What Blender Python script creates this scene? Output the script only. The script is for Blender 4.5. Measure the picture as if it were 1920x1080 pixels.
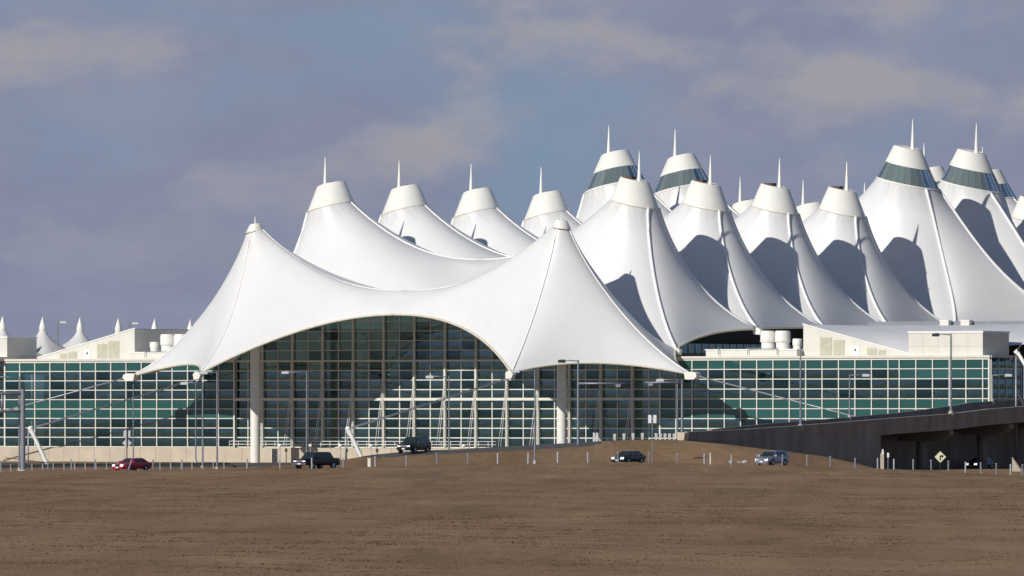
import bpy, math, random
import numpy as np
from mathutils import Matrix, Vector
random.seed(7)
R = math.radians
scene = bpy.context.scene
col = scene.collection
for o in list(bpy.data.objects):
    bpy.data.objects.remove(o, do_unlink=True)

# ------------------------------------------------------------------ camera, sky, sun, exposure
FPX, YH, TH, ZC = 16130.0, 777.0, R(31), 6.2      # focal length in photo pixels, horizon row, terminal's turn, eye height
BX, BY = -3.95, 1107.97                            # terminal origin (middle between the first two masts)
CT, ST = math.cos(TH), math.sin(TH)

cam = bpy.data.cameras.new('camera')
cam.sensor_width = 36.0
cam.lens = FPX / 1920 * 36
cam.shift_y = (YH - 540) / 1920
cam.clip_start = 1.0
cam.clip_end = 20000
camo = bpy.data.objects.new('camera', cam)
camo.location = (0, 0, ZC)
camo.rotation_euler = (R(90), 0, 0)
col.objects.link(camo)
scene.camera = camo

SUN_AZ, SUN_EL = R(221.5), R(28)                   # azimuth clockwise from +Y
world = bpy.data.worlds.new('World')
scene.world = world
world.use_nodes = True
wn, wl = world.node_tree.nodes, world.node_tree.links
wn.clear()
def wnode(t, **kw):
    n = wn.new(t)
    for k, v in kw.items():
        setattr(n, k, v)
    return n
sky = wnode('ShaderNodeTexSky', sky_type='NISHITA', sun_disc=False)
sky.sun_elevation = SUN_EL
sky.sun_rotation = SUN_AZ
sky.altitude = 1600
sky.air_density = 1.0
sky.dust_density = 0.6
sky.ozone_density = 3.0
SKY_STRENGTH = 0.065
bg_sky = wnode('ShaderNodeBackground')
bg_sky.inputs['Strength'].default_value = SKY_STRENGTH
wl.new(sky.outputs[0], bg_sky.inputs['Color'])
tc = wnode('ShaderNodeTexCoord')
mp = wnode('ShaderNodeMapping')
mp.inputs['Scale'].default_value = (1, 1, 2.1)
mp.inputs['Location'].default_value = (8.697, 2.75, 11.336)
wl.new(tc.outputs['Generated'], mp.inputs['Vector'])
def wnoise(scale, detail, rough, loc=None, dist=0.0):
    n = wnode('ShaderNodeTexNoise')
    n.inputs['Scale'].default_value = scale
    n.inputs['Detail'].default_value = detail
    n.inputs['Roughness'].default_value = rough
    n.inputs['Distortion'].default_value = dist
    src = mp.outputs[0]
    if loc:
        a = wnode('ShaderNodeVectorMath', operation='ADD')
        a.inputs[1].default_value = loc
        wl.new(src, a.inputs[0]); src = a.outputs[0]
    wl.new(src, n.inputs['Vector'])
    return n
def wmath(op, a, b, clamp=False):
    n = wnode('ShaderNodeMath', operation=op, use_clamp=clamp)
    for i, s in enumerate((a, b)):
        if isinstance(s, (int, float)): n.inputs[i].default_value = s
        else: wl.new(s, n.inputs[i])
    return n.outputs[0]
def wramp(src, stops):
    r = wnode('ShaderNodeValToRGB')
    e = r.color_ramp.elements
    e[0].position, e[0].color = stops[0][0], stops[0][1]
    e[1].position, e[1].color = stops[-1][0], stops[-1][1]
    for p, c in stops[1:-1]:
        x = e.new(p); x.color = c
    r.color_ramp.interpolation = 'EASE'
    wl.new(src, r.inputs[0])
    return r.outputs[0]
n1 = wnoise(24, 9, 0.56, dist=0.2)               # cloud bodies
n1s = wnoise(24, 9, 0.56, loc=(0.006, 0.0, -0.014), dist=0.2)   # the same field a little further from the sun: lit edges
n2 = wnoise(12, 4, 0.5, loc=(3.1, 1.7, 0.4))       # broad banks
n3 = wnoise(55, 8, 0.6, loc=(7.7, 2.2, 5.0))       # soft mottling
GREY = lambda r, g, b: (r, g, b, 1)
sep = wnode('ShaderNodeSeparateXYZ')
wl.new(tc.outputs['Generated'], sep.inputs[0])
# banks of cloud lie one behind another towards the horizon, so they close up there and open overhead
el = wmath('MAXIMUM', sep.outputs['Z'], 0.0)
closing = wmath('DIVIDE', 0.0030, wmath('ADD', el, 0.012))
body = wmath('ADD', wmath('ADD', wmath('MULTIPLY', n1.outputs[0], 0.6), wmath('MULTIPLY', n2.outputs[0], 0.4)), closing)
thick = wramp(body, [(0.43, GREY(0, 0, 0)), (0.60, GREY(1, 1, 1))])
lit = wmath('ADD', wmath('MULTIPLY', wmath('SUBTRACT', n1.outputs[0], n1s.outputs[0]), 3.0), wmath('MULTIPLY', wmath('SUBTRACT', n3.outputs[0], 0.5), 0.5))
# the long path of air near the horizon evens the lit edges out
litm = wmath('MULTIPLY', wramp(lit, [(0.0, GREY(0, 0, 0)), (0.55, GREY(1, 1, 1))]), wramp(el, [(0.010, GREY(0.12, 0.12, 0.12)), (0.036, GREY(1, 1, 1))]))
shade = wramp(n3.outputs[0], [(0.3, GREY(0.222, 0.248, 0.355)), (0.7, GREY(0.262, 0.286, 0.385))])
def wmix(f, a, b):
    m = wnode('ShaderNodeMixRGB')
    for i_, x in enumerate((f, a, b)):
        if isinstance(x, tuple): m.inputs[i_].default_value = x
        else: wl.new(x, m.inputs[i_])
    return m.outputs[0]
ccol = wmix(thick, GREY(0.205, 0.288, 0.405), wmix(litm, shade, GREY(0.342, 0.338, 0.385)))
# thin veil everywhere low down, broken cloud higher up
cover = wmath('MAXIMUM', wmath('MULTIPLY', thick, wramp(el, [(0.15, GREY(1, 1, 1)), (0.5, GREY(0.12, 0.12, 0.12))])), wramp(el, [(0.05, GREY(1, 1, 1)), (0.22, GREY(0, 0, 0))]))
bg_cloud = wnode('ShaderNodeBackground')
wl.new(ccol, bg_cloud.inputs['Color'])
bg_cloud.inputs['Strength'].default_value = 1.0
mix = wnode('ShaderNodeMixShader')
wl.new(cover, mix.inputs[0]); wl.new(bg_sky.outputs[0], mix.inputs[1]); wl.new(bg_cloud.outputs[0], mix.inputs[2])
wo = wnode('ShaderNodeOutputWorld')
wl.new(mix.outputs[0], wo.inputs['Surface'])

sun = bpy.data.lights.new('sun', 'SUN')
sun.energy = 3.9
sun.angle = R(0.53)
sun.color = (1.0, 0.955, 0.88)
suno = bpy.data.objects.new('sun', sun)
d = Vector((math.sin(SUN_AZ) * math.cos(SUN_EL), math.cos(SUN_AZ) * math.cos(SUN_EL), math.sin(SUN_EL)))
suno.rotation_euler = d.to_track_quat('Z', 'Y').to_euler()
suno.location = (-300, -400, 400)
col.objects.link(suno)
vs = scene.view_settings
vs.view_transform = 'Standard'; vs.look = 'None'; vs.exposure = 0.0; vs.gamma = 1.0
vs.use_curve_mapping = False
scene.render.engine = 'CYCLES'
scene.cycles.max_bounces = 8
scene.cycles.transparent_max_bounces = 12

# ------------------------------------------------------------------ materials
MATS = {}
def mat(name, c, rough=0.6, var=0.12, scale=1.5, bump=0.0, bscale=20.0, metal=0.0, spec=0.5, c2=None, stretch=(1, 1, 1), detail=4, coat=0.0):
    m = bpy.data.materials.new(name); m.use_nodes = True
    n, l = m.node_tree.nodes, m.node_tree.links
    b = n['Principled BSDF']
    b.inputs['Roughness'].default_value = rough
    b.inputs['Metallic'].default_value = metal
    b.inputs['Specular IOR Level'].default_value = spec
    b.inputs['Coat Weight'].default_value = coat
    b.inputs['Coat Roughness'].default_value = 0.08
    t = n.new('ShaderNodeTexCoord')
    mpn = n.new('ShaderNodeMapping'); mpn.inputs['Scale'].default_value = stretch
    l.new(t.outputs['Object'], mpn.inputs[0])
    no = n.new('ShaderNodeTexNoise'); no.inputs['Scale'].default_value = scale; no.inputs['Detail'].default_value = detail
    l.new(mpn.outputs[0], no.inputs['Vector'])
    r = n.new('ShaderNodeValToRGB')
    lo = c2 if c2 else tuple(x * (1 - var) for x in c)
    hi = tuple(min(1, x * (1 + var)) for x in c)
    r.color_ramp.elements[0].position = 0.3; r.color_ramp.elements[1].position = 0.7
    r.color_ramp.elements[0].color = (*lo, 1); r.color_ramp.elements[1].color = (*hi, 1)
    l.new(no.outputs[0], r.inputs[0]); l.new(r.outputs[0], b.inputs['Base Color'])
    if bump:
        nb = n.new('ShaderNodeTexNoise'); nb.inputs['Scale'].default_value = bscale; nb.inputs['Detail'].default_value = 5
        l.new(mpn.outputs[0], nb.inputs['Vector'])
        bp = n.new('ShaderNodeBump'); bp.inputs['Strength'].default_value = bump; bp.inputs['Distance'].default_value = 0.05
        l.new(nb.outputs[0], bp.inputs['Height']); l.new(bp.outputs[0], b.inputs['Normal'])
    MATS[name] = m
    return m
def glass(name, tint, refl=0.2, body=None, bodyfac=0.0, gcol=(0.8, 0.95, 0.95), rough=0.02):
    """coated glazing: some light passes tinted, some is mirrored, a little is the pane's own body colour"""
    m = bpy.data.materials.new(name); m.use_nodes = True
    n, l = m.node_tree.nodes, m.node_tree.links
    n.clear()
    out = n.new('ShaderNodeOutputMaterial')
    tr = n.new('ShaderNodeBsdfTransparent'); tr.inputs[0].default_value = (*tint, 1)
    gl = n.new('ShaderNodeBsdfGlossy'); gl.inputs['Roughness'].default_value = rough; gl.inputs[0].default_value = (*gcol, 1)
    t = n.new('ShaderNodeTexCoord')
    oi = n.new('ShaderNodeObjectInfo')
    ad = n.new('ShaderNodeVectorMath'); ad.operation = 'ADD'
    l.new(t.outputs['Object'], ad.inputs[0]); l.new(oi.outputs['Location'], ad.inputs[1])
    nb = n.new('ShaderNodeTexNoise'); nb.inputs['Scale'].default_value = 2.1; nb.inputs['Detail'].default_value = 3
    l.new(ad.outputs[0], nb.inputs['Vector'])
    bp = n.new('ShaderNodeBump'); bp.inputs['Strength'].default_value = 0.5; bp.inputs['Distance'].default_value = 0.012
    l.new(nb.outputs[0], bp.inputs['Height']); l.new(bp.outputs[0], gl.inputs['Normal'])
    mx = n.new('ShaderNodeMixShader')
    fr = n.new('ShaderNodeFresnel'); fr.inputs['IOR'].default_value = 1.5
    ma = n.new('ShaderNodeMath'); ma.operation = 'ADD'; ma.inputs[1].default_value = refl; ma.use_clamp = True
    l.new(fr.outputs[0], ma.inputs[0]); l.new(ma.outputs[0], mx.inputs[0])
    src = tr
    if body:
        df = n.new('ShaderNodeBsdfDiffuse')
        hv = n.new('ShaderNodeHueSaturation')
        hv.inputs['Color'].default_value = (*body, 1)
        mr = n.new('ShaderNodeMapRange'); mr.inputs['To Min'].default_value = 0.82; mr.inputs['To Max'].default_value = 1.18
        l.new(oi.outputs['Random'], mr.inputs[0]); l.new(mr.outputs[0], hv.inputs['Value'])
        l.new(hv.outputs[0], df.inputs[0])
        m0 = n.new('ShaderNodeMixShader'); m0.inputs[0].default_value = bodyfac
        l.new(tr.outputs[0], m0.inputs[1]); l.new(df.outputs[0], m0.inputs[2]); src = m0
    l.new(src.outputs[0], mx.inputs[1]); l.new(gl.outputs[0], mx.inputs[2])
    l.new(mx.outputs[0], out.inputs[0])
    MATS[name] = m
    return m
def fabric(name):
    """woven membrane: strips welded side by side, a little grime below the caps, a little light let through"""
    m = mat(name, (0.81, 0.81, 0.81), rough=0.36, var=0.022, scale=0.35, bump=0.10, bscale=1.3, spec=0.45)
    n, l = m.node_tree.nodes, m.node_tree.links
    b = n['Principled BSDF']; out = [x for x in n if x.type == 'OUTPUT_MATERIAL'][0]
    src = b.inputs['Base Color'].links[0].from_socket
    ar = n.new('ShaderNodeAttribute'); ar.attribute_name = 'around'
    rd_ = n.new('ShaderNodeAttribute'); rd_.attribute_name = 'radial'
    def math_(op, a, c, clamp=False):
        k = n.new('ShaderNodeMath'); k.operation = op; k.use_clamp = clamp
        for q, x in enumerate((a, c)):
            if isinstance(x, (int, float)): k.inputs[q].default_value = x
            else: l.new(x, k.inputs[q])
        return k.outputs[0]
    pp = math_('PINGPONG', math_('MULTIPLY', ar.outputs['Fac'], 64.0), 0.5)
    seam = math_('MULTIPLY', math_('LESS_THAN', pp, 0.035), 0.05)
    cv = n.new('ShaderNodeCombineXYZ')
    l.new(math_('MULTIPLY', ar.outputs['Fac'], 46.0), cv.inputs[0]); l.new(math_('MULTIPLY', rd_.outputs['Fac'], 5.0), cv.inputs[1])
    no = n.new('ShaderNodeTexNoise'); no.inputs['Scale'].default_value = 1.0; no.inputs['Detail'].default_value = 5
    l.new(cv.outputs[0], no.inputs['Vector'])
    fade = n.new('ShaderNodeMapRange'); fade.inputs['From Min'].default_value = 0.20; fade.inputs['From Max'].default_value = 0.0; fade.inputs['To Max'].default_value = 0.75
    l.new(rd_.outputs['Fac'], fade.inputs[0])
    st = math_('MULTIPLY', math_('SUBTRACT', math_('MULTIPLY', no.outputs[0], 1.6), 0.55, True), fade.outputs[0])
    tot = math_('ADD', seam, math_('MULTIPLY', st, 0.9), True)
    mx0 = n.new('ShaderNodeMixRGB'); l.new(tot, mx0.inputs[0]); l.new(src, mx0.inputs[1]); mx0.inputs[2].default_value = (0.36, 0.34, 0.30, 1)
    l.new(mx0.outputs[0], b.inputs['Base Color'])
    t = n.new('ShaderNodeBsdfTranslucent'); t.inputs[0].default_value = (0.85, 0.84, 0.80, 1)
    mx = n.new('ShaderNodeMixShader'); mx.inputs[0].default_value = 0.12
    l.new(b.outputs[0], mx.inputs[1]); l.new(t.outputs[0], mx.inputs[2]); l.new(mx.outputs[0], out.inputs[0])
    return m
M_FAB = fabric('membrane_white')
M_CAP = mat('cap_cream', (0.80, 0.79, 0.73), 0.45, 0.03, 0.8)
M_TUBE = mat('cable_cover_white', (0.80, 0.80, 0.79), 0.45, 0.03)
M_EDGE = mat('edge_cable_cream', (0.62, 0.58, 0.46), 0.55, 0.1)
M_LID = mat('lid_brown', (0.10, 0.045, 0.035), 0.7, 0.2)
M_TEAL = glass('spandrel_teal', (0, 0, 0), 0.04, (0.022, 0.088, 0.084), 1.0)
M_VIS = glass('vision_glass', (0.22, 0.42, 0.41), 0.18, (0.006, 0.030, 0.030), 0.45, gcol=(0.62, 0.92, 0.95))
M_VIS2 = glass('vision_glass_dark', (0.14, 0.28, 0.28), 0.09, (0.004, 0.020, 0.021), 0.5, gcol=(0.55, 0.85, 0.92))
M_VIS3 = glass('vision_glass_pale', (0.26, 0.46, 0.44), 0.22, (0.012, 0.045, 0.045), 0.45, gcol=(0.62, 0.90, 0.95))
M_BAND = glass('cap_glass', (0.10, 0.2, 0.2), 0.12, (0.175, 0.225, 0.215), 0.85, gcol=(0.85, 0.92, 0.92))
M_MUL = mat('mullion_white', (0.70, 0.70, 0.64), 0.45, 0.05)
M_COLM = mat('mullion_cream', (0.66, 0.64, 0.57), 0.5, 0.08)
M_CONC = mat('precast_beige', (0.50, 0.435, 0.345), 0.85, 0.09, 0.5, bump=0.2, bscale=6)
M_PENT = mat('panel_cream', (0.66, 0.645, 0.58), 0.7, 0.05, 0.4)
M_LOUV = mat('louvre_tan', (0.50, 0.48, 0.38), 0.7, 0.08)
M_ROOF = mat('roof_metal', (0.66, 0.655, 0.68), 0.45, 0.06, 0.3)
M_COPE = mat('grey_coping', (0.20, 0.21, 0.25), 0.6, 0.08)
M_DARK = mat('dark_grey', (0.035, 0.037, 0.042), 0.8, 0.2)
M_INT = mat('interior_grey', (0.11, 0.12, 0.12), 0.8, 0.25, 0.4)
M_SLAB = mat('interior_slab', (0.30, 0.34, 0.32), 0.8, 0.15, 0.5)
M_VENT = mat('vent_white', (0.78, 0.77, 0.72), 0.5, 0.05)
M_STEEL = mat('galvanised', (0.34, 0.36, 0.40), 0.42, 0.1, 3, metal=0.35)
M_POLE = mat('pole_grey', (0.23, 0.25, 0.29), 0.45, 0.08, 2, metal=0.3)
M_LAMP = mat('lamp_head', (0.58, 0.60, 0.63), 0.4, 0.05)
M_WHITE = mat('white_paint', (0.80, 0.80, 0.78), 0.5, 0.04)
M_ASPH = mat('asphalt', (0.075, 0.073, 0.072), 0.9, 0.2, 0.6, bump=0.3)
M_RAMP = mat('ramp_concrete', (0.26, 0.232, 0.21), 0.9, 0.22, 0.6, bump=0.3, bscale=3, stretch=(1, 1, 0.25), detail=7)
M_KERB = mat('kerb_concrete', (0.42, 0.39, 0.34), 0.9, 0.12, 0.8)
M_RUB = mat('tyre_rubber', (0.018, 0.018, 0.018), 0.85, 0.2)
M_RIM = mat('wheel_rim', (0.42, 0.43, 0.45), 0.35, 0.05, metal=0.7)
M_YEL = mat('sign_yellow', (0.72, 0.69, 0.48), 0.5, 0.04)
M_BLK = mat('black_paint', (0.012, 0.012, 0.012), 0.5, 0.1)
M_SIGNB = mat('sign_back', (0.60, 0.60, 0.58), 0.5, 0.06, metal=0.2)
M_RUST = mat('rusty_pipe', (0.22, 0.11, 0.06), 0.8, 0.25)

# ------------------------------------------------------------------ helpers
class MB:
    def __init__(s): s.v, s.f = [], []
    def add(s, vs_, fs):
        b = len(s.v); s.v += [tuple(p) for p in vs_]; s.f += [tuple(i + b for i in f) for f in fs]; return s
    def box(s, x0, x1, y0, y1, z0, z1):
        return s.add([(x0,y0,z0),(x1,y0,z0),(x1,y1,z0),(x0,y1,z0),(x0,y0,z1),(x1,y0,z1),(x1,y1,z1),(x0,y1,z1)],
                     [(0,3,2,1),(4,5,6,7),(0,1,5,4),(1,2,6,5),(2,3,7,6),(3,0,4,7)])
    def prism(s, pts, y0, y1):
        """polygon in xz pushed from y0 to y1"""
        n = len(pts)
        return s.add([(x, y0, z) for x, z in pts] + [(x, y1, z) for x, z in pts],
                     [tuple(range(n)), tuple(range(2*n-1, n-1, -1))] + [(i, i+n, (i+1) % n + n, (i+1) % n) for i in range(n)])
    def lathe(s, prof, n=24, c=(0, 0), close=True, tilt=0.0, arc=(0, 2*math.pi)):
        """prof: (radius, z); tilt: dz per unit local x"""
        b = len(s.v); full = abs(arc[1]-arc[0]-2*math.pi) < 1e-6
        k = n if full else n+1
        for r, z in prof:
            for i in range(k):
                a = arc[0] + (arc[1]-arc[0])*i/n
                x = r*math.cos(a)
                s.v.append((c[0]+x, c[1]+r*math.sin(a), z+tilt*x))
        for j in range(len(prof)-1):
            for i in range(n):
                i2 = (i+1) % k
                s.f.append((b+j*k+i, b+j*k+i2, b+(j+1)*k+i2, b+(j+1)*k+i))
        if close and full:
            s.f.append(tuple(b+i for i in range(k))[::-1])
            s.f.append(tuple(b+(len(prof)-1)*k+i for i in range(k)))
        return s
    def tube(s, pts, r, n=8, r2=None):
        pts = [Vector(p) for p in pts]; b = len(s.v); m = len(pts)
        for k, p in enumerate(pts):
            t = (pts[min(k+1, m-1)] - pts[max(k-1, 0)]).normalized()
            up = Vector((0, 0, 1)) if abs(t.z) < 0.95 else Vector((1, 0, 0))
            a = t.cross(up).normalized(); c = t.cross(a)
            rr = r if r2 is None else r + (r2-r)*k/(m-1)
            for i in range(n):
                th = 2*math.pi*i/n
                s.v.append(tuple(p + a*(rr*math.cos(th)) + c*(rr*math.sin(th))))
        for k in range(m-1):
            for i in range(n):
                s.f.append((b+k*n+i, b+k*n+(i+1) % n, b+(k+1)*n+(i+1) % n, b+(k+1)*n+i))
        s.f.append(tuple(b+i for i in range(n))[::-1]); s.f.append(tuple(b+(m-1)*n+i for i in range(n)))
        return s
    def mesh(s, name, m, smooth=False):
        me = bpy.data.meshes.new(name); me.from_pydata(s.v, [], s.f); me.update()
        import bmesh
        bm = bmesh.new(); bm.from_mesh(me); bmesh.ops.recalc_face_normals(bm, faces=bm.faces[:]); bm.to_mesh(me); bm.free()
        me.materials.append(m)
        if smooth:
            me.polygons.foreach_set('use_smooth', [True]*len(me.polygons))
            me.set_sharp_from_angle(angle=R(38)) if smooth == 'auto' else None
        return me
    def build(s, name, m, parent=None, smooth=False):
        return link(name, s.mesh(name, m, smooth), parent)
def link(name, me, parent=None):
    o = bpy.data.objects.new(name, me); col.objects.link(o)
    if parent is not None: o.parent = parent
    return o
def tag(o, label=None, cat=None, group=None, kind=None):
    if label: o['label'] = label
    if cat: o['category'] = cat
    if group: o['group'] = group
    if kind: o['kind'] = kind
    return o
def B(u, v, z=0.0):
    return (BX + u*CT + v*ST, BY - u*ST + v*CT, z)
def empty(name, loc, rz=0.0):
    e = bpy.data.objects.new(name, None); e.empty_display_size = 0.5
    e.location = loc; e.rotation_euler = (0, 0, rz); col.objects.link(e); return e
def bthing(name, u, v, z, label, cat, group=None):
    """an Empty standing in the terminal's own directions: x runs along the front, y into depth"""
    return tag(empty(name, B(u, v, z), -TH), label, cat, group)
def at(x, y, Y):
    return Vector(((x-960)/FPX*Y, Y, ZC + (YH-y)*Y/FPX))
def on_v(x, y, v):
    a = (x-960)/FPX
    u = (a*(BY+v*CT)-BX-v*ST)/(CT+a*ST); Y = BY-u*ST+v*CT
    return u, ZC+(YH-y)*Y/FPX
def on_u(x, y, u):
    a = (x-960)/FPX
    v = (a*(BY-u*ST)-BX-u*CT)/(ST-a*CT); Y = BY-u*ST+v*CT
    return v, ZC+(YH-y)*Y/FPX
def copy_tree(o, parent=None):
    c = o.copy(); col.objects.link(c); c.parent = parent
    for ch in list(o.children): copy_tree(ch, c)
    return c

# ------------------------------------------------------------------ ground
def sstep(a, b, x):
    t = np.clip((x-a)/(b-a), 0, 1); return t*t*(3-2*t)
CX = np.array([-400, 0, 90, 340, 463, 585, 643, 760, 819, 933, 1100, 1216, 1320, 1420, 1512, 1556, 1645, 1712, 1778, 1839, 1894, 1960, 2400.])
CY = np.array([887, 885.5, 883, 881, 879, 877.5, 875.5, 873, 871, 870, 869, 869, 870, 871.5, 873.5, 875.5, 877.5, 880, 884, 888, 892, 895, 897.])
CXw = (CX-960)/FPX*930; CZ = ZC-(CY-YH)*930/FPX
TX = np.array([-400, 440, 500, 580, 640, 700, 760, 900, 1000, 1100, 1140, 1200, 1285, 1350, 1400, 1470, 1540, 1600, 1645, 1700, 2400.])
TY = np.array([884, 878, 874, 869, 863, 853, 847, 840, 835, 829, 826.5, 824, 826, 832, 838, 846, 855, 868, 882, 884, 886.])
TXw = (TX-960)/FPX*974; TZ = ZC-(TY-YH)*974/FPX
def gnoise(X, Y):
    return (0.10*np.sin(X*0.11+Y*0.021)*np.sin(Y*0.047+1.3) + 0.06*np.sin(X*0.31+2+Y*0.05)*np.sin(Y*0.13) + 0.05*np.sin(X*0.7+Y*0.19)*np.sin(Y*0.31-X*0.2))
def height(X, Y):
    X = np.asarray(X, float); Y = np.asarray(Y, float)
    c = np.interp(X, CXw, CZ); t = np.interp(X, TXw, TZ)
    field = sstep(760, 930, Y)*c
    rd = sstep(931, 934, Y)*(-0.12)
    cross = 0.42*sstep(690, 720, X*FPX/974+960)*(1-sstep(1110, 1150, X*FPX/974+960))
    h = field + rd
    rise = sstep(944, 964, Y)
    h = h*(1-rise) + (t-cross)*rise + cross*np.clip((Y-964)/9, 0, 1)*rise
    back = sstep(977, 1004, Y)
    wing = sstep(1560, 1660, X*FPX/1000+960)
    h = h*(1-back) + (0.0*(1-wing) + (-0.35)*wing)*back
    amp = 1-0.75*sstep(925, 940, Y)
    return h + gnoise(X, Y)*amp
def axis(dense, outer):
    return np.array(sorted(set(np.round(np.concatenate([dense, outer]), 3))))
gx = axis(np.arange(-90, 92, 1.0), np.array([-6000, -3000, -1500, -800, -400, -250, -180, -140, -115, -100, 100, 115, 140, 180, 250, 400, 800, 1500, 3000, 6000.]))
gy = axis(np.concatenate([np.arange(290, 900, 4.0), np.arange(900, 1010, 1.0), np.arange(1010, 1200, 6.0)]), np.array([-6000, -3000, -1200, -600, -300, -100, 0, 80, 140, 190, 230, 260, 1230, 1300, 1500, 2000, 3500, 7000, 12000.]))
GX, GY = np.meshgrid(gx, gy)
GZ = height(GX, GY)
GZ = np.where((GY < 250), GZ-0.0, GZ)
nx, ny = len(gx), len(gy)
gv = np.stack([GX.ravel(), GY.ravel(), GZ.ravel()], 1)
ii = np.arange(nx*ny).reshape(ny, nx)
gf = np.stack([ii[:-1, :-1].ravel(), ii[:-1, 1:].ravel(), ii[1:, 1:].ravel(), ii[1:, :-1].ravel()], 1)
def grass_mat():
    m = bpy.data.materials.new('dry_grass'); m.use_nodes = True
    n, l = m.node_tree.nodes, m.node_tree.links
    b = n['Principled BSDF']; b.inputs['Roughness'].default_value = 0.95; b.inputs['Specular IOR Level'].default_value = 0.1
    t = n.new('ShaderNodeTexCoord')
    def noise(scale, stretch, detail=6, rough=0.6):
        mp_ = n.new('ShaderNodeMapping'); mp_.inputs['Scale'].default_value = stretch
        l.new(t.outputs['Object'], mp_.inputs[0])
        x = n.new('ShaderNodeTexNoise'); x.inputs['Scale'].default_value = scale; x.inputs['Detail'].default_value = detail; x.inputs['Roughness'].default_value = rough
        l.new(mp_.outputs[0], x.inputs['Vector']); return x.outputs[0]
    def ramp(s, stops):
        r = n.new('ShaderNodeValToRGB'); e = r.color_ramp.elements
        e[0].position, e[0].color = stops[0][0], (*stops[0][1], 1); e[1].position, e[1].color = stops[-1][0], (*stops[-1][1], 1)
        for p, c in stops[1:-1]:
            k = e.new(p); k.color = (*c, 1)
        l.new(s, r.inputs[0]); return r.outputs[0]
    base = ramp(noise(0.11, (1, 0.14, 1), 10, 0.66), [(0.34, (0.195, 0.128, 0.075)), (0.5, (0.255, 0.166, 0.098)), (0.66, (0.312, 0.208, 0.122))])
    fine = ramp(noise(0.9, (1, 1, 1), 8, 0.75), [(0.25, (0.72, 0.71, 0.70)), (0.75, (1.26, 1.25, 1.22))])
    grey = ramp(noise(0.05, (1, 0.16, 1), 7), [(0.54, (0, 0, 0)), (0.72, (0.45, 0.45, 0.45))])
    mu = n.new('ShaderNodeMixRGB'); mu.blend_type = 'MULTIPLY'; mu.inputs[0].default_value = 1.0
    l.new(base, mu.inputs[1]); l.new(fine, mu.inputs[2])
    m2 = n.new('ShaderNodeMixRGB'); l.new(grey, m2.inputs[0]); l.new(mu.outputs[0], m2.inputs[1]); m2.inputs[2].default_value = (0.160, 0.128, 0.100, 1)
    l.new(m2.outputs[0], b.inputs['Base Color'])
    bp = n.new('ShaderNodeBump'); bp.inputs['Strength'].default_value = 0.35; bp.inputs['Distance'].default_value = 0.04
    l.new(noise(1.1, (1, 1, 1), 7, 0.7), bp.inputs['Height']); l.new(bp.outputs[0], b.inputs['Normal'])
    MATS['dry_grass'] = m
    return m
M_GRASS = grass_mat()
me = bpy.data.meshes.new('ground'); me.from_pydata(gv.tolist(), [], gf.tolist()); me.update()
me.materials.append(M_GRASS); me.polygons.foreach_set('use_smooth', [True]*len(me.polygons))
ground = link('ground', me); tag(ground, 'brown dry grass field and mound in front of the terminal', kind='structure')

def tuft_mat():
    m = bpy.data.materials.new('dry_tufts'); m.use_nodes = True
    n, l = m.node_tree.nodes, m.node_tree.links
    b = n['Principled BSDF']; b.inputs['Roughness'].default_value = 0.9; b.inputs['Specular IOR Level'].default_value = 0.1
    a = n.new('ShaderNodeAttribute'); a.attribute_name = 'tone'
    r = n.new('ShaderNodeValToRGB'); e = r.color_ramp.elements
    e[0].position, e[0].color = 0.0, (0.215, 0.142, 0.082, 1); e[1].position, e[1].color = 1.0, (0.38, 0.268, 0.150, 1)
    k = e.new(0.45); k.color = (0.285, 0.190, 0.108, 1)
    l.new(a.outputs['Fac'], r.inputs[0]); l.new(r.outputs[0], b.inputs['Base Color'])
    # blades bend over and shade one another: lean their shading upwards
    ge = n.new('ShaderNodeNewGeometry'); vm = n.new('ShaderNodeVectorMath'); vm.operation = 'SCALE'; vm.inputs['Scale'].default_value = 0.16
    va = n.new('ShaderNodeVectorMath'); va.operation = 'ADD'; va.inputs[1].default_value = (0, 0, 0.8)
    vn = n.new('ShaderNodeVectorMath'); vn.operation = 'NORMALIZE'
    l.new(ge.outputs['Normal'], vm.inputs[0]); l.new(vm.outputs[0], va.inputs[0]); l.new(va.outputs[0], vn.inputs[0]); l.new(vn.outputs[0], b.inputs['Normal'])
    tl = n.new('ShaderNodeBsdfTranslucent'); l.new(r.outputs[0], tl.inputs[0])
    mx = n.new('ShaderNodeMixShader'); mx.inputs[0].default_value = 0.45
    out = [x for x in n if x.type == 'OUTPUT_MATERIAL'][0]
    l.new(b.outputs[0], mx.inputs[1]); l.new(tl.outputs[0], mx.inputs[2]); l.new(mx.outputs[0], out.inputs[0])
    return m
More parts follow.
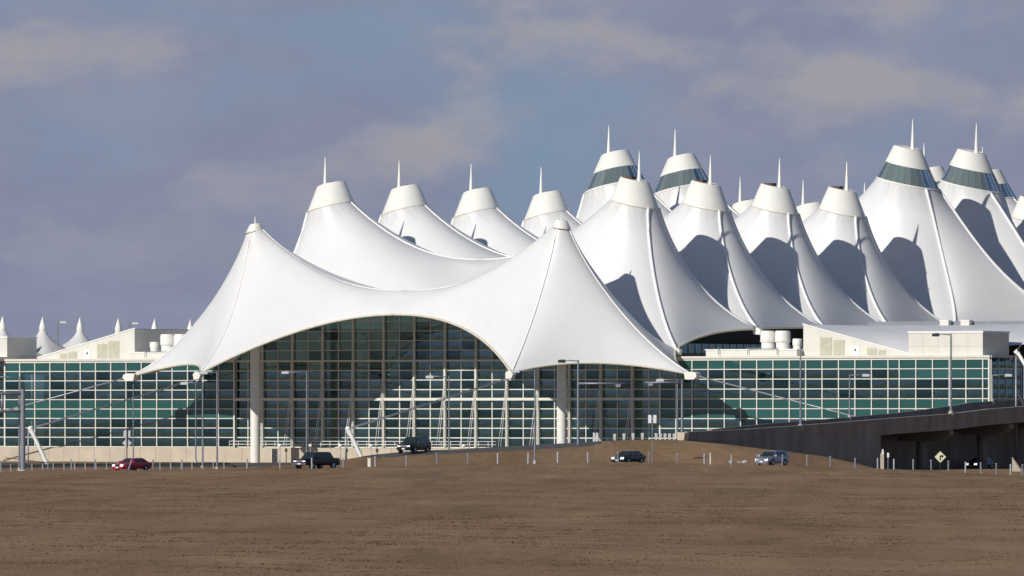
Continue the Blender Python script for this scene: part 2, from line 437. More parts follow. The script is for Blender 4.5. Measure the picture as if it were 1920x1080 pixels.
def make_grass():
    rng = np.random.default_rng(3)
    n = 320000
    # even cover of the field in view, thinner far off, and of the mound and berm
    Y = 318 + (962-318)*rng.random(n)**0.9
    X = (rng.random(n)-0.5)*(0.130*Y+6)
    mx_ = 26000
    Y2 = 944+32*rng.random(mx_); X2 = (rng.random(mx_)*1180+480-960)/FPX*960
    X = np.concatenate([X, X2]); Y = np.concatenate([Y, Y2])
    clump = np.sin(X*0.33+2*np.sin(Y*0.043))*np.sin(Y*0.071+1.7*np.sin(X*0.19)) + 0.6*np.sin(X*1.3+Y*0.23)*np.sin(Y*0.31-X*0.5)
    road = ((Y > 932.5) & (Y < 943.5)) | ((Y > 963.5) & (Y < 973.8) & (X > -18) & (X < 11))
    keep = (~road) & (rng.random(len(X)) < 0.62+0.30*clump)
    X, Y, clump = X[keep], Y[keep], clump[keep]; n = len(X)
    Z = height(X, Y)-0.02
    h = (0.03+0.05*rng.random(n)**2)*(1+0.3*clump); w = 0.014+0.034*rng.random(n)
    V = np.zeros((n, 2, 3, 3))
    for k in range(2):
        a = rng.random(n)*math.pi; lx, ly = (rng.random(n)-0.5)*0.9*h, (rng.random(n)-0.5)*0.9*h
        cx_, cy_ = (rng.random(n)-0.5)*0.25, (rng.random(n)-0.5)*0.25
        V[:, k, 0] = np.stack([X+cx_-np.cos(a)*w, Y+cy_-np.sin(a)*w, Z], 1)
        V[:, k, 1] = np.stack([X+cx_+np.cos(a)*w, Y+cy_+np.sin(a)*w, Z], 1)
        V[:, k, 2] = np.stack([X+cx_+lx*1.6, Y+cy_+ly*1.6, Z+h*0.85], 1)
    me = bpy.data.meshes.new('dry_grass'); nv = n*6
    me.vertices.add(nv); me.vertices.foreach_set('co', V.astype(np.float32).ravel())
    me.loops.add(nv); me.loops.foreach_set('vertex_index', np.arange(nv, dtype=np.int32))
    me.polygons.add(n*2); me.polygons.foreach_set('loop_start', np.arange(0, nv, 3, dtype=np.int32))
    me.update(calc_edges=True)
    tone = np.clip(0.46+0.06*clump+0.10*rng.standard_normal(n), 0, 1)
    at1 = me.attributes.new('tone', 'FLOAT', 'POINT'); at1.data.foreach_set('value', np.repeat(tone, 6).astype(np.float32))
    me.materials.append(tuft_mat())
    tag(link('dry_grass', me), 'short dry brown grass covering the field and the mound', 'grass', kind='stuff')
make_grass()
def strip(name, xs, ya, yb, lift, m, n=3):
    mb = MB(); k = n+1
    for x in xs:
        for j in range(k):
            y = ya(x)+(yb(x)-ya(x))*j/n
            mb.v.append((x, y, float(height(x, y))+lift))
    for i in range(len(xs)-1):
        for j in range(n):
            mb.f.append((i*k+j, (i+1)*k+j, (i+1)*k+j+1, i*k+j+1))
    return mb.build(name, m, None, True)
tag(strip('road', np.arange(-160, 160, 1.0), lambda x: 934.3, lambda x: 942.5, 0.02, M_ASPH, 6), 'asphalt road running past the terminal behind the posts', kind='structure')
tag(strip('ramp_road', np.arange(-17, 10.3, 0.5), lambda x: 964.2, lambda x: 973.0, 0.02, M_ASPH, 8), 'asphalt road climbing the grass mound to the ramp', kind='structure')
pl = MB()
px = np.arange(-140, 16, 3.0)
tag(strip('forecourt', px, lambda x: 1006.0, lambda x: 1090.0-0.6*x*0.0, 0.03, M_ASPH, 14), 'asphalt forecourt in front of the glass front', kind='structure')

# ------------------------------------------------------------------ tent roof
MU, SP = 22.86, 18.29                # masts stand 22.86 m either side of the axis, 18.29 m apart along it
def solve_net(ring, outer, M, rays, qh=1.0, neck=1.6):
    """force-density net between a ring and an outer boundary; rays: {i: curve of M+1 points} are held by ridge cables"""
    N = len(ring); P = np.zeros((M+1, N, 3)); fix = np.zeros((M+1, N), bool)
    P[0] = ring; P[M] = outer; fix[0] = fix[M] = True
    for i, c in rays.items(): P[:, i] = c; fix[:, i] = True
    idx = -np.ones((M+1, N), int); free = np.argwhere(~fix); idx[~fix] = np.arange(len(free))
    A = np.zeros((len(free), len(free))); b = np.zeros((len(free), 3))
    for r, (k, i) in enumerate(free):
        qk = qh*(1+neck*math.exp(-((k-1)/2.6)))
        for kk, j, q in ((k-1, i, 1.0), (k+1, i, 1.0), (k, (i+1) % N, qk), (k, (i-1) % N, qk)):
            A[r, r] += q
            if fix[kk, j]: b[r] += q*P[kk, j]
            else: A[r, idx[kk, j]] -= q
    X = np.linalg.solve(A, b)
    P[~fix] = X
    return P
def net_mesh(name, P, m, flip=False):
    M, N = P.shape[0]-1, P.shape[1]
    v = P.reshape(-1, 3).copy()
    if flip: v[:, 0] *= -1
    f = []
    for k in range(M):
        for i in range(N):
            j = (i+1) % N
            q = (k*N+i, (k+1)*N+i, (k+1)*N+j, k*N+j)
            f.append(q[::-1] if flip else q)
    me = bpy.data.meshes.new(name); me.from_pydata(v.tolist(), [], f); me.update()
    me.materials.append(m); me.polygons.foreach_set('use_smooth', [True]*len(f))
    a1 = me.attributes.new('radial', 'FLOAT', 'POINT'); a1.data.foreach_set('value', np.repeat(np.arange(M+1)/M, N).astype(np.float32))
    ar = np.minimum(np.arange(N), N-np.arange(N))/N
    a2 = me.attributes.new('around', 'FLOAT', 'POINT'); a2.data.foreach_set('value', np.tile(ar, M+1).astype(np.float32))
    return me
TILT = 0.227
def ring_pts(dirs, r, z):
    a = np.arctan2(dirs[:, 1], dirs[:, 0])
    x, y = r*np.cos(a), r*np.sin(a)
    return np.stack([x, y, z-TILT*x], 1)
def ray(p0, p1, M, e, ctrl=None, g=1.25):
    """a ridge cable that hangs: height falls as a power of the distance left"""
    t = (np.arange(M+1)/M)**g
    p0, p1 = np.array(p0, float), np.array(p1, float)
    xy = p0[:2]+(p1[:2]-p0[:2])*t[:, None]
    z = p1[2]+(p0[2]-p1[2])*(1-t)**e
    return np.concatenate([xy, z[:, None]], 1)
def steep_ray(p0, p1, M, a, p, ctrl=None):
    """a ridge cable that leaves the cap steeply: distance is a*d + (1-a)*d^p of the drop d"""
    d_ = np.arange(M+1)/M; t = a*d_+(1-a)*d_**p
    p0, p1 = np.array(p0, float), np.array(p1, float)
    if ctrl is None: xy = p0[:2]+(p1[:2]-p0[:2])*t[:, None]
    else:
        c = np.array(ctrl, float)
        xy = (1-t)[:, None]**2*p0[:2] + (2*t*(1-t))[:, None]*c + (t**2)[:, None]*p1[:2]
    return np.concatenate([xy, (p0[2]+(p1[2]-p0[2])*d_)[:, None]], 1)
def seg(a, b, n, bow=(0, 0, 0)):
    """n points from a (included) towards b (left out), bowed like a hanging edge"""
    t = np.arange(n)/n
    a, b, w = np.array(a, float), np.array(b, float), np.array(bow, float)
    return a+(b-a)*t[:, None] + w*(4*t*(1-t))[:, None]
def tent_net(rr, zr, zmid, As, An, zvs, zvn, M=20):
    """one peak in local axes (east row): As, An side anchors; zvs, zvn valley heights on the axis"""
    h = SP/2
    mid_e = (np.array(As)+np.array(An))/2
    ne, nv, nc = 16, 26, 7
    Cn, Cs, Rm = (-MU, h, zvn), (-MU, -h, zvs), (-MU, 0, zmid)
    nar = (An[2]-Cn[2]); sar = (As[2]-Cs[2])
    out = np.concatenate([
        seg(As, An, ne, (-1.2, 0, 0.6) if As[2] < 15 else (-0.9, 0, 0.1)),
        seg(An, Cn, nv, (0, 0, 0.25*(Cn[2]-An[2]))),
        seg(Cn, Rm, nc, (0, 0, -0.3)), seg(Rm, Cs, nc, (0, 0, -0.3)),
        seg(Cs, As, nv, (0, 0, 0.25*(Cs[2]-As[2])))])
    dirs = out[:, :2].copy()
    iS, iN, iR = 0, ne, ne+nv+nc
    a0 = R(-22); dirs[iS] = (math.cos(a0), math.sin(a0)); dirs[iN] = (math.cos(a0), -math.sin(a0))
    ang = np.arctan2(dirs[:, 1], dirs[:, 0]) % (2*math.pi)
    # spread the other ring points evenly between the held rays
    N = len(out); keys = [iS, iN, iR, N]; kang = [-R(26), R(26), math.pi, 2*math.pi-R(26)]
    ang = np.interp(np.arange(N), keys, kang)
    ring = ring_pts(np.stack([np.cos(ang), np.sin(ang)], 1), rr, zr)
    big = rr > 4
    def ctl(A, sy):
        if big: return (A[0]*0.74, sy*2.2)
        return ((ring[iS][0]+A[0])/2+0.9, sy*((SP/2+abs(ring[iS][1]))/2-0.6))
    rays = {iS: steep_ray(ring[iS], As, M, 0.6, 4, ctl(As, -1)), iN: steep_ray(ring[iN], An, M, 0.6, 4, ctl(An, 1)), iR: ray(ring[iR], Rm, M, 2.2)}
    free = {iR: rays[iR]}
    if big: free = rays
    P = solve_net(ring, out, M, free, 0.55)
    return P, {k: P[:, k].copy() for k in rays}, (iS, iN, iR)

ZV = 22.6
SIDE = {-1: (34.2-MU, 14.4), 0: (35.6-MU, 17.1), 1: (35.2-MU, 17.4), 2: (35.0-MU, 17.5), 3: (34.9-MU, 17.5), 4: (44.5-MU, 17.6), 5: (34.9-MU, 17.9), 6: (35.0-MU, 17.9)}
def side(k): return SIDE[k] if k in SIDE else (35.0-MU, 17.9)
KIND = {}
TENTS = {}
def kind_of(j):
    tall = j in (4, 5, 9, 10)
    s, n = side(j-1), side(j)
    if j >= 6: s = n = (35.0-MU, 17.9)
    if j in (9,): s, n = side(3), side(4)
    if j in (10,): s, n = side(4), side(5)
    return tall, (s[0], -SP/2, s[1]), (n[0], SP/2, n[1])
def small_parts(t, sg):
    """cap and spire of an ordinary peak; sg = +1 east row, -1 west row"""
    ti = -TILT*sg
    key = ('small', sg)
    if key not in KIND:
        z = 33.1
        cap = MB().lathe([(3.10, z-0.12), (3.10, z+0.05), (3.02, z+0.18), (1.86, z+3.0), (1.78, z+3.06), (1.70, z+3.02)], 40, tilt=ti).mesh('cap', M_CAP, 'auto')
        rim = MB().lathe([(3.13, z-0.20), (3.16, z-0.06), (3.11, z-0.05)], 40, tilt=ti, close=False).mesh('cap_rim', M_EDGE, 'auto')
        lid = MB().box(-0.9*sg-0.55, -0.9*sg+0.75, -0.6, 0.6, z+3.0, z+3.42).mesh('hatch', M_LID)
        lid2 = MB().lathe([(0.0, z+6.66), (0.04, z+6.6), (0.27, z+2.9), (0.30, z+2.7)], 10, c=(0.78*sg, -0.2), close=False).mesh('spire', M_CAP, 'auto')
        KIND[key] = (cap, rim, lid, lid2)
    c, r, l_, s_ = KIND[key]
    co = link('cap', c, t); link('cap_rim', r, co); link('hatch', l_, co); link('spire', s_, t)
def tall_parts(t, sg):
    ti = -TILT*sg
    key = ('tall', sg)
    zg, zc_, zt = 37.45, 39.75, 42.1
    np_ = 26
    if key not in KIND:
        cap = MB().lathe([(2.95, zc_-0.06), (3.02, zc_), (2.96, zc_+0.1), (1.9, zt), (1.8, zt+0.06), (1.7, zt)], 40, tilt=ti).mesh('cap', M_CAP, 'auto')
        collar = MB().lathe([(4.22, zg-0.25), (4.25, zg-0.1), (4.15, zg+0.03)], 40, tilt=ti, close=False).mesh('collar', M_CAP, 'auto')
        core = MB().lathe([(3.3, zg-0.1), (2.5, zc_+0.2)], 24, tilt=ti).mesh('core', M_INT, True)
        spire = MB().lathe([(0.0, 46.0), (0.04, 45.9), (0.28, zt-0.1), (0.30, zt-0.3)], 10, c=(0.85*sg, -0.2), close=False).mesh('spire', M_CAP, 'auto')
        panes, bars = [], []
        for i in range(np_):
            a0, a1 = 2*math.pi*i/np_, 2*math.pi*(i+1)/np_
            panes.append(MB().lathe([(4.15, zg), (2.97, zc_-0.03)], 1, tilt=ti, arc=(a0+0.012, a1-0.012), close=False).mesh('pane', M_BAND))
            bars.append(MB().tube([(4.17*math.cos(a0), 4.17*math.sin(a0), zg+ti*4.17*math.cos(a0)), (2.99*math.cos(a0), 2.99*math.sin(a0), zc_-0.03+ti*2.99*math.cos(a0))], 0.03, 5).mesh('glazing_bar', M_COPE))
        KIND[key] = (cap, collar, core, spire, panes, bars)
    cap, collar, core, spire, panes, bars = KIND[key]
    link('cap', cap, t); link('spire', spire, t)
    g = link('glass_lantern', core, t); link('collar', collar, g)
    for p in panes: link('pane', p, g)
    for p in bars: link('glazing_bar', p, g)
NET = {}
def make_tent(j, sg, label):
    tall, As, An = kind_of(j)
    zr, rr = (37.3, 4.18) if tall else (33.05, 3.08)
    zmid = 29.3 if tall else 26.1
    zvs = 20.3 if j == 0 else ZV
    key = (tall, As, An, zvs, sg)
    if key not in NET:
        P, rays, ids = tent_net(rr, zr, zmid, As, An, zvs, ZV)
        fab = net_mesh('membrane', P, M_FAB, sg < 0)
        tubes = []
        for k, rad in (('s', 0.20), ('n', 0.19), ('r', 0.10)):
            c = rays[{'s': ids[0], 'n': ids[1], 'r': ids[2]}[k]].copy()
            if sg < 0: c[:, 0] *= -1
            c[:, 2] += 0.06
            tubes.append(MB().tube(c.tolist(), rad, 8).mesh('ridge_cable', M_TUBE, True))
        ed = P[-1, :ids[1]+1].copy()
        if sg < 0: ed[:, 0] *= -1
        edge = MB().tube(ed.tolist(), 0.16, 6).mesh('edge_cable', M_EDGE, True)
        NET[key] = (fab, tubes, edge)
    fab, tubes, edge = NET[key]
    t = bthing('tent_peak', sg*MU, j*SP, 0, label, 'tent', 'white membrane peaks of the terminal roof')
    link('membrane', fab, t)
    for m_ in tubes: link('ridge_cable', m_, t)
    link('edge_cable', edge, t)
    if 'fit' not in KIND:
        KIND['fit'] = MB().prism([(-0.5, -0.5), (0.45, -0.6), (0.6, 0.0), (0.1, 0.35), (-0.55, 0.2)], -0.35, 0.35).mesh('anchor_fitting', M_VENT)
    if sg > 0 and j < 5: link('anchor_fitting', KIND['fit'], t).location = (As[0]+0.1, As[1], As[2]-0.15)
    (tall_parts if tall else small_parts)(t, sg)
    return t
ordn = ['first', 'second', 'third', 'fourth', 'fifth', 'sixth', 'seventh', 'eighth', 'ninth', 'tenth', 'eleventh']
EL = {0: 'nearest white tent peak of the right row, its flank shadowed by the entrance canopy mast',
      1: 'white tent peak second from the entrance in the right row, dark shadow on its flank',
      2: 'white tent peak third from the entrance in the right row, between two like peaks',
      3: 'white tent peak in the right row just before the tall glass-banded peaks',
      4: 'tall white tent peak of the right row with glass band, nearer of the two',
      5: 'tall white tent peak of the right row with glass band, beside the photo edge',
      6: 'white tent peak cut off by the right edge of the photo'}
WL = {0: 'nearest white tent peak of the left row, rising behind the entrance canopy ridge',
      1: 'white tent peak second from the entrance in the left row',
      2: 'white tent peak third from the entrance in the left row',
      3: 'white tent peak fourth in the left row, behind the right canopy mast',
      4: 'tall white tent peak of the left row with glass band, the nearer one',
      5: 'tall white tent peak of the left row with glass band, the farther one',
      6: 'far low white tent peak whose spire shows between the second and third right peaks',
      7: 'far low white tent peak whose spire shows between the third and fourth right peaks',
      8: 'far white tent peak, only its spire tip shows left of the tall right peak',
      9: 'far tall white tent peak whose cap shows between the two tall right peaks',
      10: 'far tall white tent peak with glass band behind the last tall right peak'}
for j in range(0, 7): make_tent(j, 1, EL[j])
for j in range(0, 11): make_tent(j, -1, WL[j])

# entrance canopy: two smaller masts one bay in front of the first peaks
CZ_R, CR = 29.65, 1.12
def canopy_net(M=20):
    h = SP/2
    A3, A4, V = (0.3, -12.75, 11.35), (41.77-MU, -0.1, 11.15), (34.2-MU, h, 14.4)
    Cv, Rm, Ap = (-MU, h, 20.3), (-MU, 0, 21.9), (-MU, -2.95, 18.83)
    n1_, n2_, n3_, n4_, n5_, n6_ = 20, 10, 24, 5, 5, 24
    # A3 > A4 scallop, A4 > V, V > centre valley, centre > ridge, ridge > arch apex, apex > A3
    t = np.arange(n6_)/n6_
    arch = np.stack([Ap[0]+(A3[0]-Ap[0])*t, A3[1]+(Ap[1]-A3[1])*(1-t**2), A3[2]+(Ap[2]-A3[2])*(1-t**2.1)], 1)
    out = np.concatenate([seg(A3, A4, n1_, (-2.3, 1.9, 1.35)), seg(A4, V, n2_, (-0.8, -0.3, -0.2)), seg(V, Cv, n3_, (0, 0, 1.2)),
                          seg(Cv, Rm, n4_), seg(Rm, Ap, n5_, (0, 0, 0.15)), arch])
    N = len(out)
    i3, i4, iV, iR, iA = 0, n1_, n1_+n2_, n1_+n2_+n3_+n4_, n1_+n2_+n3_+n4_+n5_
    ang = np.interp(np.arange(N), [i3, i4, iV, iR, N], [-math.pi/2, 0, R(45), math.pi, 1.5*math.pi])
    ring = ring_pts(np.stack([np.cos(ang), np.sin(ang)], 1), CR, CZ_R)
    rays = {i3: steep_ray(ring[i3], A3, M, 0.25, 2.3), i4: steep_ray(ring[i4], A4, M, 0.38, 2.0), iR: ray(ring[iR], Rm, M, 2.3)}
    P = solve_net(ring, out, M, {iR: rays[iR]}, 0.6, 6.0)
    rays = {k: P[:, k].copy() for k in rays}
    return P, rays, dict(i3=i3, i4=i4, iV=iV, iR=iR, iA=iA, A3=A3, A4=A4, V=V)
P, rays, ci = canopy_net()
canopy = bthing('entrance_canopy', 0, -SP, 0, 'white tensioned entrance canopy on two masts with a wide arched opening', 'canopy')
for sg in (1, -1):
    fo = link('membrane', net_mesh('membrane', P, M_FAB, sg < 0), canopy); fo.location.x = sg*MU
    def fl(c):
        c = np.array(c).copy(); c[:, 0] = c[:, 0]*sg + sg*MU; return c.tolist()
    for k, rad in (('i3', 0.09), ('i4', 0.09), ('iR', 0.07)):
        c = rays[ci[k]].copy(); c[:, 2] += 0.04
        MB().tube(fl(c), rad, 8).build('ridge_cable', M_TUBE, canopy, True)
    MB().tube(fl(P[-1, 0:ci['i4']+1]), 0.14, 6).build('edge_cable', M_EDGE, canopy, True)
    MB().tube(fl(np.concatenate([P[-1, ci['iA']:], P[-1, :1]])), 0.16, 6).build('edge_cable', M_EDGE, canopy, True)
    MB().tube(fl(P[-1, ci['i4']:ci['iV']+1]), 0.13, 6).build('edge_cable', M_EDGE, canopy, True)
    cx = sg*MU
    ti = -0.16*sg
    cp = MB().lathe([(1.18, CZ_R-0.1), (1.2, CZ_R+0.05), (0.72, CZ_R+0.95), (0.6, CZ_R+1.0), (0.0, CZ_R+1.02)], 24, c=(cx, 0), tilt=ti, close=False)
    cp = MB().lathe([(1.18, CZ_R-0.1), (1.2, CZ_R+0.05), (0.72, CZ_R+0.95), (0.6, CZ_R+1.0), (0.0, CZ_R+1.02)], 24, tilt=ti, close=False).build('cap', M_CAP, canopy, 'auto')
    cp.location.x = cx
    rm = MB().lathe([(1.17, -0.22), (1.23, -0.14), (1.2, -0.08)], 24, tilt=ti, close=False).build('cap_rim', M_LID, cp, 'auto'); rm.location.z = CZ_R
    MB().lathe([(0.09, CZ_R+0.8), (0.05, CZ_R+1.9), (0.0, CZ_R+1.95)], 8, c=(cx, 0), close=False).build('spire', M_CAP, canopy, True)
    MB().lathe([(0.62, -0.5), (0.62, 27.5), (0.5, 29.0)], 28, c=(cx, 0)).build('mast', M_VENT, canopy, 'auto')
    # anchor clamps
    for k, rz in (('A3', 0), ('A4', sg)):
        a = ci[k]; ax, ay, az = sg*a[0]+cx, a[1], a[2]
        cl = MB()
        if k == 'A3':
            cl.prism([(-0.75, -0.1), (-0.55, -1.15), (0.35, -1.25), (0.8, -0.2), (0.35, 0.35), (-0.35, 0.35)], -0.5, 0.5)
        else:
            cl.prism([(-0.9, 0.4), (-0.7, -0.75), (0.7, -0.75), (1.15, -0.25), (1.0, 0.25), (0.3, 0.45)] if sg > 0 else [(0.9, 0.4), (0.7, -0.75), (-0.7, -0.75), (-1.15, -0.25), (-1.0, 0.25), (-0.3, 0.45)], -0.7, 0.7)
        c = cl.build('anchor_clamp', M_VENT, canopy); c.location = (ax, ay-(0.2 if k == 'A3' else 0), az); c.scale = (0.72, 0.8, 0.72) if k == 'A3' else (0.9, 0.9, 0.8)
        pin = MB().lathe([(0.66, -0.08), (0.7, 0.0), (0.66, 0.08)], 20).build('pin_plate', M_DARK, c, True)
        pin.rotation_euler = (R(90), 0, 0) if k == 'A3' else (R(90), 0, R(0)); pin.location = (0.0, 0.62 if k == 'A3' else 0.75, -0.1)
    # stay cables
    a = ci['A4']; ax = sg*a[0]+cx
    MB().tube([(ax+sg*0.9, a[1], a[2]-0.2), (ax+sg*31, a[1], a[2]-7.0)], 0.09, 8).build('stay_cable', M_STEEL, canopy, True)
    a = ci['A3']; ax = sg*a[0]+cx
    for dx in (-0.32, 0.32):
        MB().tube([(ax+dx, a[1]-0.7, a[2]-0.7), (ax+dx*0.9, -50.5, 4.5)], 0.062, 8).build('stay_cable', M_STEEL, canopy, True)
    # ground strut that takes the front stays
    st = bthing('anchor_strut', sg*23.1, -SP-50.7, 0, 'leaning white ground strut holding the left front stay cables' if sg < 0 else 'leaning white ground strut holding the front stay cables before the arch', 'strut', 'ground struts of the stay cables')
    MB().tube([(0, 0, 4.3), (2.1, 0.8, -0.4)], 0.27, 12, 0.24).build('strut', M_VENT, st, 'auto')
    MB().tube([(-0.3, 0, 4.3), (0.75, 0.4, 2.6), (1.1, 0.5, 1.2)], 0.16, 8).build('brace', M_VENT, st, True)
    MB().lathe([(0.0, -0.3), (0.27, -0.22), (0.35, 0.0), (0.26, 0.26), (0.0, 0.34)], 14, close=False).build('strut_head', M_WHITE, st, True).location = (-0.1, 0, 4.45)
    MB().tube([(-0.35, -0.1, 4.4), (-0.4, -0.1, -0.3)], 0.09, 8).build('tie_rod', M_STEEL, st, True)

# ------------------------------------------------------------------ glass front
FV = -SP/2                                            # the front plane lies under the valley
RH, ZT = 1.235, 13.08
rows = [ZT-RH*i for i in range(10)]                   # row edges from the top
PANES = {}
def pane_mesh(m, k):
    key = (m.name, k)
    if key not in PANES:
        rnd = random.Random(k*13+5)
        bu = rnd.uniform(0.006, 0.013); sx = rnd.uniform(-0.004, 0.004); sz = rnd.uniform(-0.003, 0.003)
        n = 8; v, f = [], []
        for a in range(n+1):
            for b_ in range(n+1):
                x, z = a/n-0.5, b_/n-0.5
                v.append((x, -bu*(1-4*x*x)*(1-4*z*z)+sx*x+sz*z, z))
        for a in range(n):
            for b_ in range(n): f.append((a*(n+1)+b_, (a+1)*(n+1)+b_, (a+1)*(n+1)+b_+1, a*(n+1)+b_+1))
        me = bpy.data.meshes.new('pane'); me.from_pydata(v, [], f); me.update(); me.materials.append(m)
        me.polygons.foreach_set('use_smooth', [True]*len(f)); PANES[key] = me
    return PANES[key]
def add_pane(t, x0, x1, z0, z1, m, y=0.0, gap=0.03):
    if m is M_VIS: m = random.choices((M_VIS, M_VIS2, M_VIS3), (0.6, 0.25, 0.15))[0]
    o = link('pane', pane_mesh(m, random.randrange(9)), t)
    o.location = ((x0+x1)/2, y, (z0+z1)/2); o.scale = (x1-x0-gap, 1, z1-z0-gap)
    return o
UNIT = MB().box(-0.5, 0.5, -0.5, 0.5, -0.5, 0.5).mesh('bar', M_MUL)
UNITC = MB().box(-0.5, 0.5, -0.5, 0.5, -0.5, 0.5).mesh('bar', M_COLM)
def bar(t, name, x0, x1, y0, y1, z0, z1, me=None):
    o = link(name, me or UNIT, t); o.location = ((x0+x1)/2, (y0+y1)/2, (z0+z1)/2); o.scale = (x1-x0, y1-y0, z1-z0); return o
def wing(name, edges, label, sg, matrow):
    t = bthing(name, 0, FV, 0, label, 'glass wall')
    for i in range(len(edges)-1):
        for r_ in range(9):
            add_pane(t, edges[i], edges[i+1], rows[r_+1], rows[r_], matrow(edges[i], r_))
    for i, e in enumerate(edges):
        w = 0.062 if 0 < i < len(edges)-1 else 0.10
        bar(t, 'mullion', e-w, e+w, -0.17, -0.02, rows[9], rows[0])
    for r_, z in enumerate(rows):
        h = 0.055 if r_ not in (0,) else 0.12
        bar(t, 'transom', edges[0]-0.1, edges[-1]+0.1, -0.14, 0.0, z-h, z+h)
    e0, e1 = edges[0], edges[-1]
    MB().box(e0-0.2, e1+0.2, -0.30, 5.0, ZT+0.121, ZT+0.42).build('parapet', M_PENT, t)
    for z in (rows[4]+0.05, rows[1], rows[6]+0.05):
        MB().box(e0+0.1, e1-0.1, 0.6, 9.0, z-0.35, z).build('floor_slab', M_SLAB, t)
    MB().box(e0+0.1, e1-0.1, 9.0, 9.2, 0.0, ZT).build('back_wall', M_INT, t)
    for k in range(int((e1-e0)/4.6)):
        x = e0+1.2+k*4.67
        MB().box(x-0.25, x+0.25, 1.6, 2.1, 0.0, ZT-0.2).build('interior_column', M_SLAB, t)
    # precast base in panels
    n = int(round((e1-e0)/2.35)); w = (e1-e0)/n
    for k in range(n):
        MB().box(e0+k*w+0.015, e0+(k+1)*w-0.015, -0.42, -0.02, -0.5, rows[9]-0.08).build('base_panel', M_CONC, t)
    MB().box(e0, e1, -0.36, -0.021, -0.6, rows[9]-0.12).build('base_joint', M_DARK, t)
    return t
def rowmat_main(u, r_):
    if r_ in (0, 4, 5): return M_TEAL
    if abs(u) > 66 and r_ == 1: return M_TEAL
    return M_VIS
eR = [31.9, 34.24, 36.58] + [36.58+2.3333*k for k in range(1, 13)] + [66.16+2.338*k for k in range(0, 6)] + [78.7]
eL = [-67.9+2.4*k for k in range(16)]
wr = wing('right_wing', eR, 'green glass wing right of the entrance, partly hidden by the ramp', 1, rowmat_main)
wl_ = wing('left_wing', eL, 'green glass wing left of the entrance above a beige base', -1, rowmat_main)
# end wall of the right wing, turned away from the sun
ew = bthing('wing_end_wall', 78.85, FV, 0, 'shaded dark glass end wall of the right wing above the ramp', 'glass wall')
for i in range(4):
    for r_ in range(9):
        o = link('pane', pane_mesh(M_VIS, random.randrange(9)), ew); o.rotation_euler = (0, 0, R(90))
        o.location = (0, 1.1+2.0*i, (rows[r_]+rows[r_+1])/2); o.scale = (1.94, 1, RH-0.05)
for i in range(5): bar(ew, 'mullion', -0.02, 0.1, 0.05+2.0*i, 0.15+2.0*i, 0.0, ZT, None)
for z in (rows[1], rows[4], rows[6]): bar(ew, 'transom', -0.02, 0.08, 0.16, 8.1, z-0.08, z+0.08)
MB().box(-3.0, -0.2, 0.5, 8.2, 0.0, ZT-0.1).build('core_wall', M_INT, ew)
MB().box(-0.1, 0.2, 0.0, 8.2, ZT+0.13, ZT+0.42).build('parapet', M_PENT, ew)
# far left section, set back behind the left wing so that shade darkens it
fl_ = bthing('recessed_wall', -73, FV, 0, 'glass bay at the far left edge, set back to fall in shade', 'glass wall')
for i in range(4):
    for r_ in range(9): add_pane(fl_, -5+2.5*i, -2.5+2.5*i, rows[r_+1], rows[r_], M_VIS, 4.0)
for i in range(5): bar(fl_, 'mullion', -5+2.5*i-0.07, -5+2.5*i+0.07, 3.86, 3.98, rows[9], rows[0])
for z in rows: bar(fl_, 'transom', -5, 5, 3.87, 3.99, z-0.06, z+0.06)
MB().box(-6, 5.0, -1.5, 6.0, ZT+0.2, ZT+0.7).build('overhang', M_PENT, fl_)
MB().box(-6, 5.0, 4.5, 4.7, -0.2, ZT).build('back_wall', M_DARK, fl_)
MB().box(-6, 5.0, 3.7, 4.2, -0.5, rows[9]-0.08).build('base_panel', M_CONC, fl_)

# atrium front between the wings
def valley_z(u):
    t = 1-abs(u)/34.2
    return 14.4+(20.3-14.4)*t + 4*1.2*t*(1-t)
CU = [-27.75+4.625*k for k in range(13)]
cedges = [-31.9, -30.06] + [x for k in range(12) for x in (CU[k], (CU[k]+CU[k+1])/2)] + [CU[12], 30.06, 31.9]
at_ = bthing('atrium_front', 0, FV+0.45, 0, 'tall dark glass front of the hall under the canopy, with cream columns', 'glass wall')
up = bthing('arched_window', 0, FV+0.45, 0, 'arched upper glazing under the canopy above the cross beam', 'window')
for i in range(len(cedges)-1):
    a, b_ = cedges[i], cedges[i+1]
    for r_ in range(9): add_pane(at_, a, b_, rows[r_+1], rows[r_], M_VIS)
    top = min(valley_z(a), valley_z(b_))
    z = ZT+0.12
    while z+0.15 < top:
        z1 = min(z+RH, top)
        add_pane(up, a, b_, z, z1, M_VIS)
        bar(up, 'transom', a+0.07, b_-0.07, -0.08, 0.0, z1-0.045, z1+0.045, UNITC)
        z += RH
for e in cedges:
    big = any(abs(e-c) < 0.01 for c in CU)
    w = 0.15 if big else 0.06
    dpt = 0.45 if big else 0.12
    bar(at_, 'column' if big else 'mullion', e-w, e+w, -dpt, -0.02, rows[9], rows[0]-0.12, UNITC if big else UNIT)
    bar(up, 'column' if big else 'mullion', e-w*0.8, e+w*0.8, -dpt*0.8, -0.02, rows[0]+0.12, valley_z(e)-0.05, UNITC)
for r_, z in enumerate(rows):
    if r_ == 0: bar(at_, 'beam', -31.9, 31.9, -0.35, -0.1, z-0.118, z+0.118, UNITC)
    elif r_ == 4: bar(at_, 'beam', -31.9, 31.9, -0.50, -0.1, z-0.17, z+0.17, UNIT)
    else: bar(at_, 'transom', -31.9, 31.9, -0.11, 0.0, z-0.062, z+0.062)
n = 28; w = 63.8/n
for k in range(n):
    MB().box(-31.9+k*w+0.015, -31.9+(k+1)*w-0.015, -2.2, -0.02, -0.5, rows[9]-0.08).build('base_panel', M_CONC, at_)
MB().box(-31.9, 31.9, -2.12, -0.03, -0.6, rows[9]-0.14).build('base_joint', M_DARK, at_)
